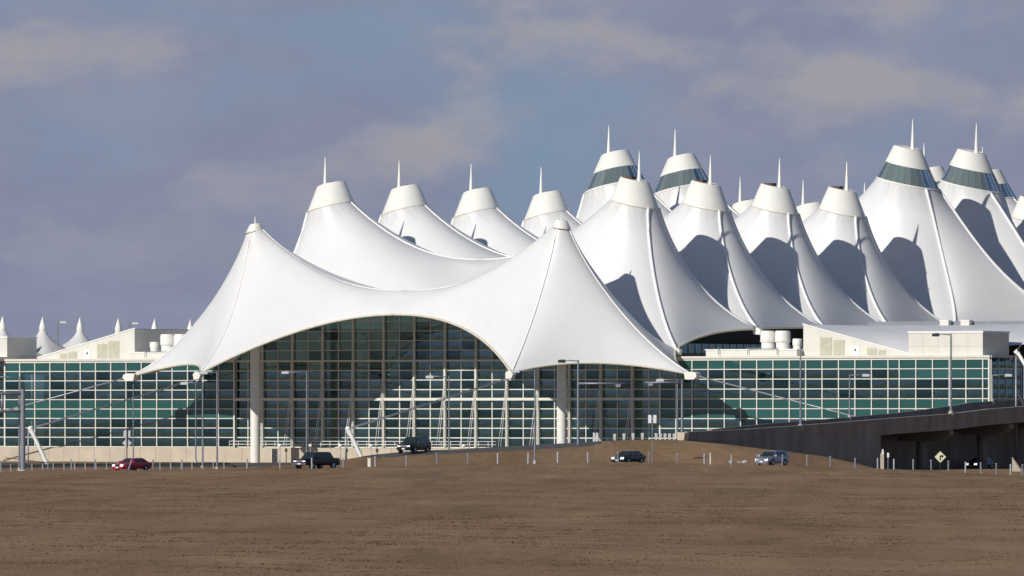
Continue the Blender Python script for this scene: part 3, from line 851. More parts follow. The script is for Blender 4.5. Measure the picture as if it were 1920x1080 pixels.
for c in CU:
    for dx in (-0.28, 0.10):
        MB().tube([(c+dx, -2.0, 1.9), (c+dx*0.3, -0.5, 9.6)], 0.032, 6).build('tie_rod', M_WHITE, at_, True)
    MB().tube([(c, -0.4, 9.6), (c+0.9, -1.6, 11.2)], 0.025, 5).build('strut_wire', M_STEEL, at_, True)
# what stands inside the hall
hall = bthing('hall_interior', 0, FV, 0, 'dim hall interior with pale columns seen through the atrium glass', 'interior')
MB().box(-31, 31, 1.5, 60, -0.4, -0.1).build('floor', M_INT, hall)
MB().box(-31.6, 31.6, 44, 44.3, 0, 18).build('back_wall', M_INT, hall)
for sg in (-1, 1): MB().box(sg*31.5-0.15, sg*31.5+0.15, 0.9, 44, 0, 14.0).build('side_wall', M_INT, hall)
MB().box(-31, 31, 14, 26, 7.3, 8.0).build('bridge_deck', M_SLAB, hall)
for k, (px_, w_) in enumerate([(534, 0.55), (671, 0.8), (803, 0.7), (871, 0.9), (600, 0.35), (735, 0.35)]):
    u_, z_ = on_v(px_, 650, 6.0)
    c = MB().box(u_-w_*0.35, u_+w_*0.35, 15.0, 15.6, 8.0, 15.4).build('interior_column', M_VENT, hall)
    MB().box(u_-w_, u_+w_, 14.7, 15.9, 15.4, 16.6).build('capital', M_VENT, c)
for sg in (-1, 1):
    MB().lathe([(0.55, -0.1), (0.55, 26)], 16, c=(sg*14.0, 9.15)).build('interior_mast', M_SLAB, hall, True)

# railing on the atrium base
rl = bthing('railing', 0, FV-1.75, rows[9]-0.08, 'white handrail along the base in front of the atrium glass', 'railing')
ra, rb = on_v(430, 828, FV-1.75)[0], on_v(930, 828, FV-1.75)[0]
for z in (0.85, 0.45): MB().tube([(ra, 0, z), (rb, 0, z)], 0.05, 6).build('rail', M_WHITE, rl, True)
k = ra
while k <= rb:
    MB().tube([(k, 0, 0.0), (k, 0, 0.85)], 0.035, 6).build('rail_post', M_WHITE, rl, True); k += 1.4
for i, px_ in enumerate((532, 589, 645.4, 702.6, 876.5)):
    u_ = on_v(px_, 838, FV-2.0)[0]
    g = bthing('globe_lamp', u_, FV-2.9, 0, ['white globe lamp behind the railing, leftmost of five', 'white globe lamp above the pickup roof', 'white globe lamp beside the right ground strut head', 'white globe lamp between the strut and the dark car', 'white globe lamp right of the dark car on the ramp road'][i], 'lamp', 'globe lamps along the base wall')
    MB().tube([(0, 0, -0.3), (0, 0, 2.0)], 0.06, 8).build('post', M_STEEL, g, True)
    MB().lathe([(0, -0.24), (0.17, -0.17), (0.24, 0), (0.17, 0.17), (0, 0.24)], 12, close=False).build('globe', M_WHITE, g, True).location = (0, 0, 2.2)
u_ = on_v(512, 850, FV-2.2)[0]
dr = bthing('service_door', u_, FV+0.45-2.2, 0, 'dark service door in the beige base near the left column', 'door')
MB().box(-0.45, 0.45, -0.04, -0.004, 0.0, 1.75).build('leaf', M_DARK, dr)
MB().box(-0.55, -0.452, -0.06, -0.004, 0.0, 1.82).build('jamb', M_COLM, dr); MB().box(0.452, 0.55, -0.06, -0.004, 0.0, 1.82).build('jamb', M_COLM, dr)
MB().box(0.3, 0.36, -0.09, -0.041, 0.85, 0.98).build('handle', M_STEEL, dr)

# ------------------------------------------------------------------ roofs and plant rooms on the wings
for sg in (1, -1):
    nm = 'right' if sg > 0 else 'left'
    p = bthing('plant_room', 0, -5.0, ZT+0.42, f'cream plant room with one sloping side on the {nm} wing roof', 'plant room', 'plant rooms on the wing roofs')
    z1 = 3.95
    def X(u): return sg*u
    def poly(pts): return pts if sg > 0 else pts[::-1]
    MB().prism(poly([(X(50.2), -0.45), (X(65.5), -0.45), (X(65.5), 0.1), (X(50.2), z1)]), 0.0, 0.3).build('wall', M_PENT, p)
    MB().box(min(X(50.2), X(50.5)), max(X(50.2), X(50.5)), 0.31, 17.0, -0.45, z1-0.05).build('side_wall', M_PENT, p)
    # warped metal roof rising to the tents
    g = MB(); n = 10
    for i in range(n+1):
        for j_ in range(n+1):
            a, b_ = i/n, j_/n
            x0 = 50.2+(65.5-50.2)*a; z0 = z1+(0.1-z1)*a
            x1, zz1 = (50.2+(104-50.2)*a, z1+0.05) if sg > 0 else (x0, z0)
            g.v.append((X(x0+(x1-x0)*b_), 0.02+17*b_, z0+(zz1-z0)*b_))
    for i in range(n):
        for j_ in range(n): g.f.append((i*(n+1)+j_, (i+1)*(n+1)+j_, (i+1)*(n+1)+j_+1, i*(n+1)+j_+1))
    g.build('roof', M_ROOF, p, True)
    MB().prism(poly([(X(50.1), z1+0.003), (X(65.6), 0.103), (X(65.6), 0.26), (X(50.1), z1+0.16)]), -0.08, 0.35).build('coping', M_WHITE, p)
    if sg > 0: MB().box(50, 104, 17.05, 17.5, -0.4, z1+0.52).build('rear_parapet', M_COPE, p)
    # panel joints, louvres and door
    for q in range(1, 6):
        x = 50.2+q*2.45; zt = z1+(0.1-z1)*(x-50.2)/15.3
        MB().box(min(X(x-0.02), X(x+0.02)), max(X(x-0.02), X(x+0.02)), -0.012, -0.003, 0.0, zt-0.15).build('panel_joint', M_LOUV, p)
    for (a, b_, c, d_) in ((52.6, 54.3, 0.1, 2.35), (54.5, 56.1, 0.1, 2.0), (59.3, 60.7, 0.1, 1.0), (60.9, 62.0, 0.1, 0.75)):
        lv = MB().box(min(X(a), X(b_)), max(X(a), X(b_)), -0.04, -0.013, c, d_).build('louvre', M_LOUV, p)
        nl = int((d_-c)/0.2)
        sl = MB()
        for q in range(nl): sl.box(min(X(a), X(b_))+0.05, max(X(a), X(b_))-0.05, -0.07, -0.041, c+0.06+q*0.2, c+0.15+q*0.2)
        sl.build('louvre_blades', M_LOUV, lv)
    dd = MB().box(min(X(57.2), X(58.2)), max(X(57.2), X(58.2)), -0.06, -0.013, 0.0, 1.25).build('door', M_WHITE, p)
    MB().lathe([(0.0, 0), (0.14, 0), (0.14, 0.02), (0, 0.02)], 12, close=False).build('door_window', M_DARK, dd).location = (X(57.65), -0.07, 0.75)
    dd.children[0].rotation_euler = (R(90), 0, 0)
    # flat-roofed block further out
    q = bthing('roof_block', 0, -8.4, ZT+0.42, f'flat-roofed cream block on the {nm} wing roof beside the sloping plant room', 'plant room', 'plant rooms on the wing roofs')
    xa, xb = (67.0, 77.4) if sg > 0 else (68.1, 78.5)
    nb = 5; w = (xb-xa)/nb
    MB().box(min(X(xa), X(xb))+0.03, max(X(xa), X(xb))-0.03, 0.03, 6.9, -0.4, 2.95).build('core', M_LOUV, q)
    for i in range(nb):
        for j_, (c, d_) in enumerate(((-0.3, 1.1), (1.12, 2.75))):
            a, b_ = sorted((X(xa+i*w+0.012), X(xa+(i+1)*w-0.012)))
            MB().box(a, b_, 0.0, 0.028, c, d_).build('panel', M_PENT, q)
    for i in range(3):
        for (c, d_) in ((-0.3, 1.1), (1.12, 2.75)):
            e = max(X(xa), X(xb))
            MB().box(e-0.028, e, 0.04+i*2.3, 0.02+(i+1)*2.3, c, d_).build('panel', M_PENT, q)
    MB().box(min(X(xa), X(xb))-0.08, max(X(xa), X(xb))+0.08, -0.08, 7.0, 2.76, 3.0).build('coping', M_WHITE, q)
    # vents on a low plinth nearer the tents
    pb = bthing('vent_plinth', 0, -6.5, ZT+0.42, f'low white roof plinth under the round vents on the {nm} wing', 'plinth', 'roof plinths under the vents')
    MB().box(min(X(37.0), X(50.1)), max(X(37.0), X(50.1)), 0.0, 4.5, -0.42, 0.75).build('plinth', M_PENT, pb)
    MB().box(min(X(36.9), X(50.15)), max(X(36.9), X(50.15)), -0.08, 4.6, 0.751, 0.9).build('coping', M_WHITE, pb)
    for i in range(3):
        x = X(39+4.2*i); MB().tube([(x, -0.3, 0.2), (x, -0.3, 1.1)], 0.05, 6).build('stanchion', M_STEEL, pb, True)
    MB().tube([(X(43.2), -0.3, 1.0), (X(47.5), -0.3, 1.0)], 0.05, 6).build('rail', M_STEEL, pb, True)
    for i, (u_, rr, hh) in enumerate(((44.8, 0.98, 2.3), (46.9, 0.98, 2.3), (49.0, 0.6, 1.3))):
        lab = [f'large round white roof vent nearest the tents on the {nm} wing', f'large round white roof vent beside the small one on the {nm} wing', f'small round white roof vent beside the sloping plant room, {nm} wing'][i]
        vt = bthing('roof_vent', X(u_ if sg > 0 else u_-1.5), -4.4, ZT+0.42+0.9, lab, 'vent', 'round roof vents')
        MB().lathe([(rr*0.86, 0), (rr*0.86, hh*0.45)], 24).build('duct', M_VENT, vt, 'auto')
        MB().lathe([(rr, hh*0.45), (rr, hh*0.92), (rr*0.9, hh), (rr*0.85, hh*0.9)], 24).build('hood', M_VENT, vt, 'auto')
        MB().lathe([(rr*0.87, hh*0.36), (rr*1.04, hh*0.40), (rr*1.04, hh*0.44), (rr*0.87, hh*0.449)], 24, close=False).build('flange', M_WHITE, vt, 'auto')
    MB().box(min(X(50.3), X(79)), max(X(50.3), X(79)), 0.0, 0.2, 0, 0.01)
for i, px_ in enumerate((1773, 1812)):
    u_, z_ = on_v(px_, 616, 11.5)
    b_ = bthing('roof_box', u_, 11.5, 0, ['small cream box on the parapet above the flat-roofed block, left one', 'small cream box on the parapet above the flat-roofed block, right one'][i], 'roof box', 'small boxes on the rear parapet')
    MB().box(-0.62, 0.62, -0.4, 0.4, 16.5, 18.0).build('body', M_PENT, b_); MB().box(-0.68, 0.68, -0.46, 0.46, 18.001, 18.1).build('lid', M_WHITE, b_)
# roof deck of the wings, made white to bounce light up onto the tents
for sg in (1, -1):
    MB().box(min(sg*32.2, sg*79), max(sg*32.2, sg*79), 0, 40, -0.2, 0.1).build('roof_deck', M_VENT, tag(empty('wing_roof', B(0, FV+5.1, ZT), -TH), f'flat roof deck of the {"right" if sg>0 else "left"} wing', 'roof'))
# glazed gap below the side edges of the tents
for sg in (1, -1):
    c = bthing('clerestory', sg*30.5, 0, 0, 'dark glazed strip under the scalloped tent edge beside the round vents' if sg > 0 else 'dark glazed strip under the left tent edges', 'window', 'clerestory strips')
    k = -8.6
    while k < 60:
        zt = 14.6 if k < -5 else 15.2
        o = link('pane', pane_mesh(M_VIS, random.randrange(9)), c); o.rotation_euler = (0, 0, R(90)*sg); o.location = (0, k+0.9, (13.1+zt)/2); o.scale = (1.75, 1, zt-13.1)
        bar(c, 'mullion', 0.01, 0.12, k-0.05, k+0.05, 13.0, zt, None).scale.x = 0.12
        k += 1.8
    MB().box(-sg*2.0-0.1, -sg*2.0+0.1, -8.0, 60, 12.5, 17.5).build('dark_backing', M_DARK, c)  # dark sheet standing in for the unlit space under the tent edge

# small tents over the far left kerb
def kerb_tent_parts():
    prof = []
    for i in range(9):
        t = i/8; prof.append((5.1*(1-t)**1.9+0.42*t+0.0, t))
    return prof
KT = [(5, 593), (80, 594), (150, 595), (222, 597), (290, 598), (357, 599), (-70, 592)]
ktm = None
ktl = ['small white kerbside tent at the left edge, behind the roof block', 'small white kerbside tent with a dark shadow, second from the left edge', 'small white kerbside tent between the two far street lamps', 'small white kerbside tent rising above the sloping plant room', 'small white kerbside tent tip above the dark plant room wall', 'small white kerbside tent tip touching the canopy edge', 'small white kerbside tent beyond the left edge']
for i, (x, y) in enumerate(KT[:6]):
    v_, z_ = on_u(x, y, -84.0)
    t = bthing('kerb_tent', -84.0, v_, 0, ktl[i], 'tent', 'small kerbside tents')
    if ktm is None:
        N, M = 32, 10
        g = MB()
        zt = z_-1.9
        for k in range(M+1):
            s = k/M
            for j_ in range(N):
                a = 2*math.pi*j_/N+math.pi/4
                sq = min(1/max(abs(math.cos(a)), 1e-6), 1/max(abs(math.sin(a)), 1e-6))
                rad = 0.48+(5.2*(1+(sq-1)*s)-0.48)*s**1.2
                g.v.append((rad*math.cos(a), rad*math.sin(a), zt-(zt-13.6)*s**0.85 - 0.0))
        for k in range(M):
            for j_ in range(N): g.f.append((k*N+j_, k*N+(j_+1) % N, (k+1)*N+(j_+1) % N, (k+1)*N+j_))
        ktm = (g.mesh('membrane', M_FAB, True),
               MB().lathe([(0.40, zt-0.1), (0.50, zt+0.25), (0.44, zt+0.7), (0.0, zt+2.0)], 14, close=False).mesh('finial', M_CAP, 'auto'),
               MB().lathe([(0.2, 0), (0.2, 13.7)], 10).mesh('post', M_VENT, True))
    link('membrane', ktm[0], t); link('finial', ktm[1], t)
    for (a, b_) in ((-4.7, -4.7), (4.7, -4.7), (-4.7, 4.7), (4.7, 4.7)):
        link('post', ktm[2], t).location = (a, b_, 0)
# stay mast at the far right edge
am = bthing('stay_bracket', 90, 24, 0, 'white stay bracket with crossing struts at the right photo edge', 'bracket')
v_, z_ = on_u(1905, 660, 86.0)
am.location = B(86.0, v_, 0)
MB().tube([(0, 0, z_-14), (0, 0, z_)], 0.09, 8).build('post', M_STEEL, am, True)
MB().tube([(-0.6, 0, z_-1.2), (0.7, 0, z_+0.9)], 0.16, 8).build('clamp', M_DARK, am, True)
MB().tube([(0.2, 0, z_), (2.6, 0, z_-3.6)], 0.22, 8).build('strut', M_VENT, am, True)
MB().tube([(0.3, 0, z_-5.0), (2.8, 0, z_-9.5)], 0.2, 8).build('lower_strut', M_DARK, am, True)
MB().lathe([(0, -0.4), (0.4, 0), (0, 0.4)], 12, close=False).build('head', M_VENT, am, True).location = (0.1, 0, z_)

# ------------------------------------------------------------------ ramp on the right
UN, UF = 90.0, 81.0
nearp = [(1288, 811), (1400, 806), (1501, 799), (1650, 787), (1782, 777), (1855, 768), (1920, 763), (2020, 756)]
farp = [(1330, 805), (1436, 794.5), (1575, 783.5), (1680, 774), (1782, 761), (1814, 755), (1920, 748), (2020, 742)]
rn = [on_u(x, y, UN) for x, y in nearp]; rf = [on_u(x, y, UF) for x, y in farp]
rn.append((rn[-1][0]+60, rn[-1][1]+0.3)); rf.append((rf[-1][0]+60, rf[-1][1]+0.3))
ramp = bthing('ramp', 0, 0, 0, 'concrete vehicle ramp rising to the right on piers, its face in shade', 'ramp')
def ribbon(name, u0, u1, line, lo, hi, m):
    """a wall of even thickness following a line of (v, z)"""
    g = MB(); n = len(line)
    for v_, z in line:
        l_ = lo if not callable(lo) else lo(v_, z)
        g.v += [(u0, v_, l_ if callable(lo) else z+lo), (u1, v_, l_ if callable(lo) else z+lo), (u1, v_, z+hi), (u0, v_, z+hi)]
    for i in range(n-1):
        for a in range(4):
            b_ = (a+1) % 4
            g.f.append((i*4+a, i*4+b_, (i+1)*4+b_, (i+1)*4+a))
    g.f += [(0, 1, 2, 3), tuple((n-1)*4+k for k in (3, 2, 1, 0))]
    return g.build(name, m, ramp)
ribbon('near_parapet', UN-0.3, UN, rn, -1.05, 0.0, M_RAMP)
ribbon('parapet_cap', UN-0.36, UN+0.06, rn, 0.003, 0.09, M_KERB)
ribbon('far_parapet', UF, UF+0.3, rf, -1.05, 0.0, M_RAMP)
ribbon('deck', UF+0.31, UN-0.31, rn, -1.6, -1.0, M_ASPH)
vab = on_u(1652, 800, UN)[0]
bridge = [p for p in rn if p[0] > vab]; zz = np.interp(vab, [p[0] for p in rn], [p[1] for p in rn])
bridge = [(vab-1.0, float(zz))] + bridge
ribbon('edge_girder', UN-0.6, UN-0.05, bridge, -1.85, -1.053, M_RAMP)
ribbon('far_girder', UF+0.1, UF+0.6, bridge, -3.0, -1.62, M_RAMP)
solid = [p for p in rn if p[0] < vab-1] + [(vab, float(zz))]
g0 = [rn[0][0]] + [p[0] for p in solid[1:]]
# abutment in cast panels
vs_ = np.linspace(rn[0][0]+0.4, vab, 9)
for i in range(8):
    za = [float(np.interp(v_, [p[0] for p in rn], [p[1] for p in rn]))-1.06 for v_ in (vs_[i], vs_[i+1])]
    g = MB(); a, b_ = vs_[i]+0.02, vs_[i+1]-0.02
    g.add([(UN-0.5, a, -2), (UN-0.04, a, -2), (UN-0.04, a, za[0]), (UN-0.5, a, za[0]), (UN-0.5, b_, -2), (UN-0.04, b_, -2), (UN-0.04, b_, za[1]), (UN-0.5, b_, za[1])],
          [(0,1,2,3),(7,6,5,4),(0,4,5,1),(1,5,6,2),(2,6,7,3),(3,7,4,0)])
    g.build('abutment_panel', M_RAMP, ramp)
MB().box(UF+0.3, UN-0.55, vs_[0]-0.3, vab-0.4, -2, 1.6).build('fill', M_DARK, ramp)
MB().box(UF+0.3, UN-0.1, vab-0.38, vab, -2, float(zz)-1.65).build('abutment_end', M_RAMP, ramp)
# wall added under the far side to keep the underpass dark
ribbon('added_far_wall', UF-0.5, UF-0.05, rf, lambda v_, z: -2.0, -0.4, M_RAMP)
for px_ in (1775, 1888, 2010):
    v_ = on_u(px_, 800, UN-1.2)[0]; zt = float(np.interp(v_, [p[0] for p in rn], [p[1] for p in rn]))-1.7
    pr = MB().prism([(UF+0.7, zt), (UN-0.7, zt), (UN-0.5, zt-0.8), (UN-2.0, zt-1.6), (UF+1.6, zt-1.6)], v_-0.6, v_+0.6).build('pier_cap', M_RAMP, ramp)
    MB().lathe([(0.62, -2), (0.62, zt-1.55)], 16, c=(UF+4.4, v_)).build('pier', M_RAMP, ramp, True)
# tall white end blocks of the parapet
e0 = rn[0]
eb = bthing('parapet_end', UN-0.15, e0[0]-0.6, 0, 'pale flared concrete end of the ramp parapet on the mound', 'barrier')
MB().prism([(-0.45, e0[1]-1.75), (0.25, e0[1]-1.75), (0.5, e0[1]), (-0.5, e0[1]+0.05)], -0.5, 0.5).build('end_block', M_CONC, eb)
# lit wall end seen under the bridge
we = bthing('wall_end', 0, 0, 0, 'sunlit slanted end of a tan retaining wall at the lower right edge', 'wall')
p = at(1898, 893, 985); we.location = (p.x, p.y, -0.6); we.rotation_euler = (0, 0, 0)
MB().prism([(0, 0), (1.1, 0), (1.05, 0.25), (0.05, 1.75), (0, 1.75)], 0.0, 0.5).build('wall_body', M_CONC, we); MB().prism([(-0.04, 1.753), (0.06, 1.753), (1.12, 0.26), (1.12, 0.36), (0.06, 1.86), (-0.04, 1.86)][::-1], -0.04, 0.54).build('coping', M_KERB, we)

# ------------------------------------------------------------------ street lamps, signs, posts
def lamp_post(x, ytop, ybase, Y, arm, head, label, w=0.11, gz=None, armdrop=0.0, cat='street lamp', side_arm=None):
    b_ = at(x, ybase, Y); tp = at(x, ytop, Y); w *= 0.85
    t = tag(empty(cat.replace(' ', '_') if arm else {'pole': 'bare_pole'}.get(cat, 'signal_pole'), b_), label, cat, 'street lamps' if arm else None)
    H = tp.z-b_.z
    MB().lathe([(w*1.25, -0.6), (w*1.2, 0.0), (w*0.75, H), (0.0, H+0.03)], 12, close=False).build('pole', M_POLE, t, 'auto')
    MB().lathe([(w*2.3, -0.3), (w*2.3, 0.35), (w*1.3, 0.45)], 12).build('base', M_KERB, t, 'auto')
    if arm:
        L = (arm-x)/FPX*Y; s = 1 if L > 0 else -1
        MB().tube([(0, 0, H-0.12), (L*0.5, 0, H-0.06-armdrop), (L, 0, H-0.03-armdrop)], 0.06, 8).build('arm', M_POLE, t, True)
        hd = MB().prism([(-0.45, -0.16), (0.45, -0.16), (0.42, 0.12), (-0.3, 0.17), (-0.45, 0.05)], -0.2, 0.2).build('luminaire', M_LAMP if head else M_DARK, t)
        hd.location = (L+0.1*s, 0, H-0.1-armdrop); hd.scale.x = s
        MB().prism([(-0.38, -0.22), (0.38, -0.22), (0.38, -0.161), (-0.38, -0.161)], -0.16, 0.16).build('lens', M_VIS, hd)
    if side_arm:
        yy, x2 = side_arm
        q = at(x, yy, Y); L = (x2-x)/FPX*Y
        MB().tube([(0, 0, q.z-b_.z), (L, 0, q.z-b_.z)], 0.13, 8, 0.09).build('mast_arm', M_POLE, t, True)
        MB().prism([(-0.22, -0.3), (0.22, -0.3), (0.3, 0.0), (-0.3, 0.0)], -0.12, 0.12).build('bracket', M_STEEL, t).location = (L*0.85, 0, q.z-b_.z-0.1)
    return t
lamp_post(407, 697, 883, 929, 383, True, 'tall street lamp in front of the left wing, arm over the canopy anchor')
lamp_post(380, 717, 874, 1000, 347, True, 'street lamp just left of the tall one before the left wing')
lamp_post(367, 717, 868, 1040, 345, False, 'thin pole lamp behind the left canopy anchor', w=0.09)
lamp_post(250, 720, 868, 1050, None, False, 'thin bare pole under the leftmost canopy anchor', w=0.08, cat='pole')
lamp_post(575, 697, 862, 1070, 536, True, 'street lamp above the dark pickup truck')
lamp_post(842, 705, 850, 990, 807, True, 'street lamp in front of the lit atrium columns')
lamp_post(1003, 694, 871, 930, 968, True, 'tall street lamp beside the right inner canopy anchor')
lamp_post(1084, 675, 844, 968, 1055, False, 'street lamp with a long signal arm on the mound before the right column', w=0.16, side_arm=(719, 1172))
lamp_post(1279, 713, 832, 976, None, False, 'grey post with a long arm to the left at the foot of the ramp', w=0.17, cat='signal pole', side_arm=(717, 1209))
lamp_post(1270, 711, 829, 1000, 1239, True, 'slim street lamp standing against the post at the ramp foot')
def on_ramp(x, u): return BY - u*ST + on_u(x, 700, u)[0]*CT
lamp_post(1501, 640, 802, on_ramp(1501, UN-0.15), None, False, 'tall bare lamp pole on the lower part of the ramp parapet', w=0.13, cat='pole')
lamp_post(1593, 702, 785, on_ramp(1593, UF+0.2), 1622, True, 'street lamp on the far side of the ramp, head to the right')
lamp_post(1783, 626, 777, on_ramp(1783, UN-0.15), 1756, False, 'tall lamp pole on the ramp in front of the flat-roofed block', w=0.15)
lamp_post(1861, 702, 755, on_ramp(1861, UF+0.2), 1889, True, 'street lamp at the end wall of the right wing')
lamp_post(108, 603, 700, 1190, 117, True, 'distant white street lamp between two small kerbside tents', w=0.14)
lamp_post(243, 605, 700, 1210, 252, True, 'distant white street lamp over the sloping plant room', w=0.14)

# sign gantry at the left edge
gt = tag(empty('sign_gantry', at(43, 884, 925)), 'thick grey sign gantry post with two cantilever beams at the left edge', 'gantry')
zb = at(43, 884, 925).z
def gz(y): return at(0, y, 925).z-zb
def gxx(x): return (x-43)/FPX*925
MB().lathe([(0.29, -0.6), (0.28, 0), (0.25, gz(730)), (0.0, gz(729.5))], 18, close=False).build('column', M_POLE, gt, 'auto')
MB().lathe([(0.45, -0.4), (0.45, 0.15), (0.3, 0.2)], 16).build('base', M_KERB, gt)
for y in (738, 771): MB().tube([(0, 0, gz(y)), (gxx(-70), 0, gz(y))], 0.17, 10).build('beam', M_POLE, gt, True)
for x in (4, -40): MB().tube([(gxx(x), 0, gz(771)), (gxx(x), 0, gz(738))], 0.13, 8).build('strut', M_POLE, gt, True)
gl_ = lamp_post(36, 706, 885, 927, -8, True, 'slim street lamp beside the gantry post at the left edge', w=0.10)

def sign_post(name, x, ybase, Y, ytop, label, cat):
    t = tag(empty(name, at(x, ybase, Y)), label, cat); H = at(x, ytop, Y).z-at(x, ybase, Y).z
    return t, H
t, H = sign_post('road_sign', 238, 874, 931, 806, 'square and diamond road signs seen from behind, one post, beside the red car', 'sign')
MB().tube([(0, 0, -0.4), (0, 0, H)], 0.06, 6).build('post', M_DARK, t)
MB().box(-0.37, 0.37, 0.07, 0.10, H-0.85, H-0.08).build('square_plate', M_SIGNB, t)
MB().prism([(0, H-1.95), (0.52, H-1.42), (0, H-0.9), (-0.52, H-1.42)], 0.07, 0.10).build('diamond_plate', M_SIGNB, t)
t, H = sign_post('road_sign', 1223, 868, 945, 778, 'two narrow white plates side by side on a post at the mound', 'sign')
MB().tube([(0, 0, -0.4), (0, 0, H-0.1)], 0.06, 6).build('post', M_POLE, t)
for dx in (-0.28, 0.28): MB().box(dx-0.17, dx+0.17, -0.10, -0.065, H-0.9, H).build('plate', M_WHITE, t)
MB().box(-0.5, 0.5, -0.064, 0.0, H-0.5, H-0.42).build('crossbar', M_STEEL, t)
t, H = sign_post('warning_sign', 1763, 884, 932, 846, 'pale yellow diamond warning sign with a black right-turn arrow under the bridge', 'sign')
MB().tube([(0, 0, -0.4), (0, 0, H-0.6)], 0.055, 6).build('post', M_BLK, t)
dp = MB().prism([(0, H-1.24), (0.62, H-0.62), (0, H), (-0.62, H-0.62)], -0.09, -0.06).build('plate', M_YEL, t)
MB().prism([(-0.08, H-1.0), (0.06, H-1.0), (0.06, H-0.62), (0.16, H-0.62), (0.16, H-0.75), (0.38, H-0.54), (0.16, H-0.33), (0.16, H-0.46), (-0.02, H-0.46), (-0.08, H-0.54)], -0.099, -0.093).build('arrow', M_BLK, dp)
t, H = sign_post('marker_sign', 1665, 879, 934, 849, 'small white sign on a thin post at the abutment corner', 'sign')
MB().tube([(0, 0, -0.3), (0, 0, H)], 0.035, 6).build('post', M_STEEL, t); MB().box(-0.11, 0.11, -0.08, -0.04, H-0.5, H).build('plate', M_WHITE, t)
t, H = sign_post('marker_post', 1654, 880, 940, 842, 'short tan pillar with a white light at the abutment corner', 'marker')
MB().box(-0.19, 0.19, -0.15, 0.15, -0.3, H-0.5).build('pillar', M_CONC, t); MB().prism([(-0.08, H-0.5), (0.2, H-0.5), (0.12, H), (0.0, H)], -0.1, 0.1).build('light', M_WHITE, t)
t, H = sign_post('utility_box', 692, 872, 934, 859, 'short white utility box in the grass near the ground strut', 'utility box')
MB().box(-0.16, 0.16, -0.15, 0.15, -0.3, H-0.08).build('body', M_VENT, t); MB().box(-0.19, 0.19, -0.18, 0.18, H-0.079, H).build('lid', M_VENT, t)

def ordinal(n):
    one = ['first', 'second', 'third', 'fourth', 'fifth', 'sixth', 'seventh', 'eighth', 'ninth', 'tenth', 'eleventh', 'twelfth', 'thirteenth', 'fourteenth', 'fifteenth', 'sixteenth', 'seventeenth', 'eighteenth', 'nineteenth']
    if n < 20: return one[n-1]
    t_, u_ = divmod(n, 10); w_ = ['', '', 'twent', 'thirt', 'fort'][t_]
    return w_+'ieth' if u_ == 0 else w_+'y-'+one[u_-1]
posts = [1.6, 44, 89.7, 133.8, 178, 287, 341.5, 463.4, 524.8, 584.6, 642.8, 703.3, 760.9, 819, 876.5, 933, 989.8, 1045.5, 1102, 1158, 1216, 1269, 1320.5, 1371, 1419.7, 1466.6, 1512.6, 1556.3, 1603, 1645.4, 1676, 1712, 1746, 1778, 1810, 1839, 1868, 1894.5, 1917]
pm = MB().box(-0.066, 0.066, -0.05, 0.05, -0.4, 1.12).mesh('shaft', M_STEEL)
pc = MB().prism([(-0.075, 1.121), (0.075, 1.121), (0.055, 1.17), (-0.055, 1.17)], -0.06, 0.06).mesh('top_cap', M_LAMP)
for i, x in enumerate(posts):
    X_ = (x-960)/FPX*930; z_ = float(height(X_, 930))
    t = tag(empty('roadside_post', (X_, 930, z_)), f'short galvanised post, {ordinal(i+1)} from the left in the field edge row', 'post', 'short posts along the field edge')
    link('shaft', pm, t); link('top_cap', pc, t)
    h = random.uniform(0.94, 1.06); t.scale.z = h; t.rotation_euler = (random.uniform(-.02, .02), random.uniform(-.03, .03), random.uniform(-.5, .5))
X_ = (240-960)/FPX*929
t = tag(empty('leaning_post', (X_, 929, float(height(X_, 929))), 0), 'bent galvanised post leaning right in front of the red car', 'post')
link('shaft', pm, t); link('top_cap', pc, t); t.rotation_euler = (0, R(19), 0)
X_ = (1331.6-960)/FPX*930
t = tag(empty('marker_stake', (X_, 930, float(height(X_, 930)))), 'thin white marker stake close beside a galvanised post', 'post')
MB().box(-0.05, 0.05, -0.03, 0.03, -0.3, 1.25).build('shaft', M_WHITE, t); MB().box(-0.06, 0.06, -0.04, -0.031, 0.95, 1.15).build('reflector', M_LAMP, t)
# flared white markers on the mound
fm = MB().prism([(-0.08, -0.3), (0.06, -0.3), (0.16, 0.68), (0.11, 0.76), (-0.15, 0.76), (-0.19, 0.68)], -0.1, 0.1).mesh('body', M_SIGNB)
for i, x in enumerate((1152.5, 1170, 1187, 1204.5, 1230.3, 1238.5, 1247, 1255.5, 1264.3)):
    X_ = (x-960)/FPX*974.5; z_ = float(height(X_, 974.5))
    t = tag(empty('flared_marker', (X_, 974.5, z_)), f'short flared white marker on the mound, {ordinal(i+1)} from the left towards the ramp', 'marker', 'flared white markers on the mound')
    link('body', fm, t)
t = tag(empty('sign_controller', ((1006-960)/FPX*0, 0, 0)), 'grey cabinet pair beside the signal lamp pole', 'cabinet')
X_ = (1116-960)/FPX*976; t.location = (X_, 976, float(height(X_, 976)))
for dx in (-0.14, 0.2): MB().prism([(dx-0.14, -0.2), (dx+0.14, -0.2), (dx+0.16, 0.95), (dx-0.12, 1.05)], -0.15, 0.15).build('cabinet', M_LAMP, t)
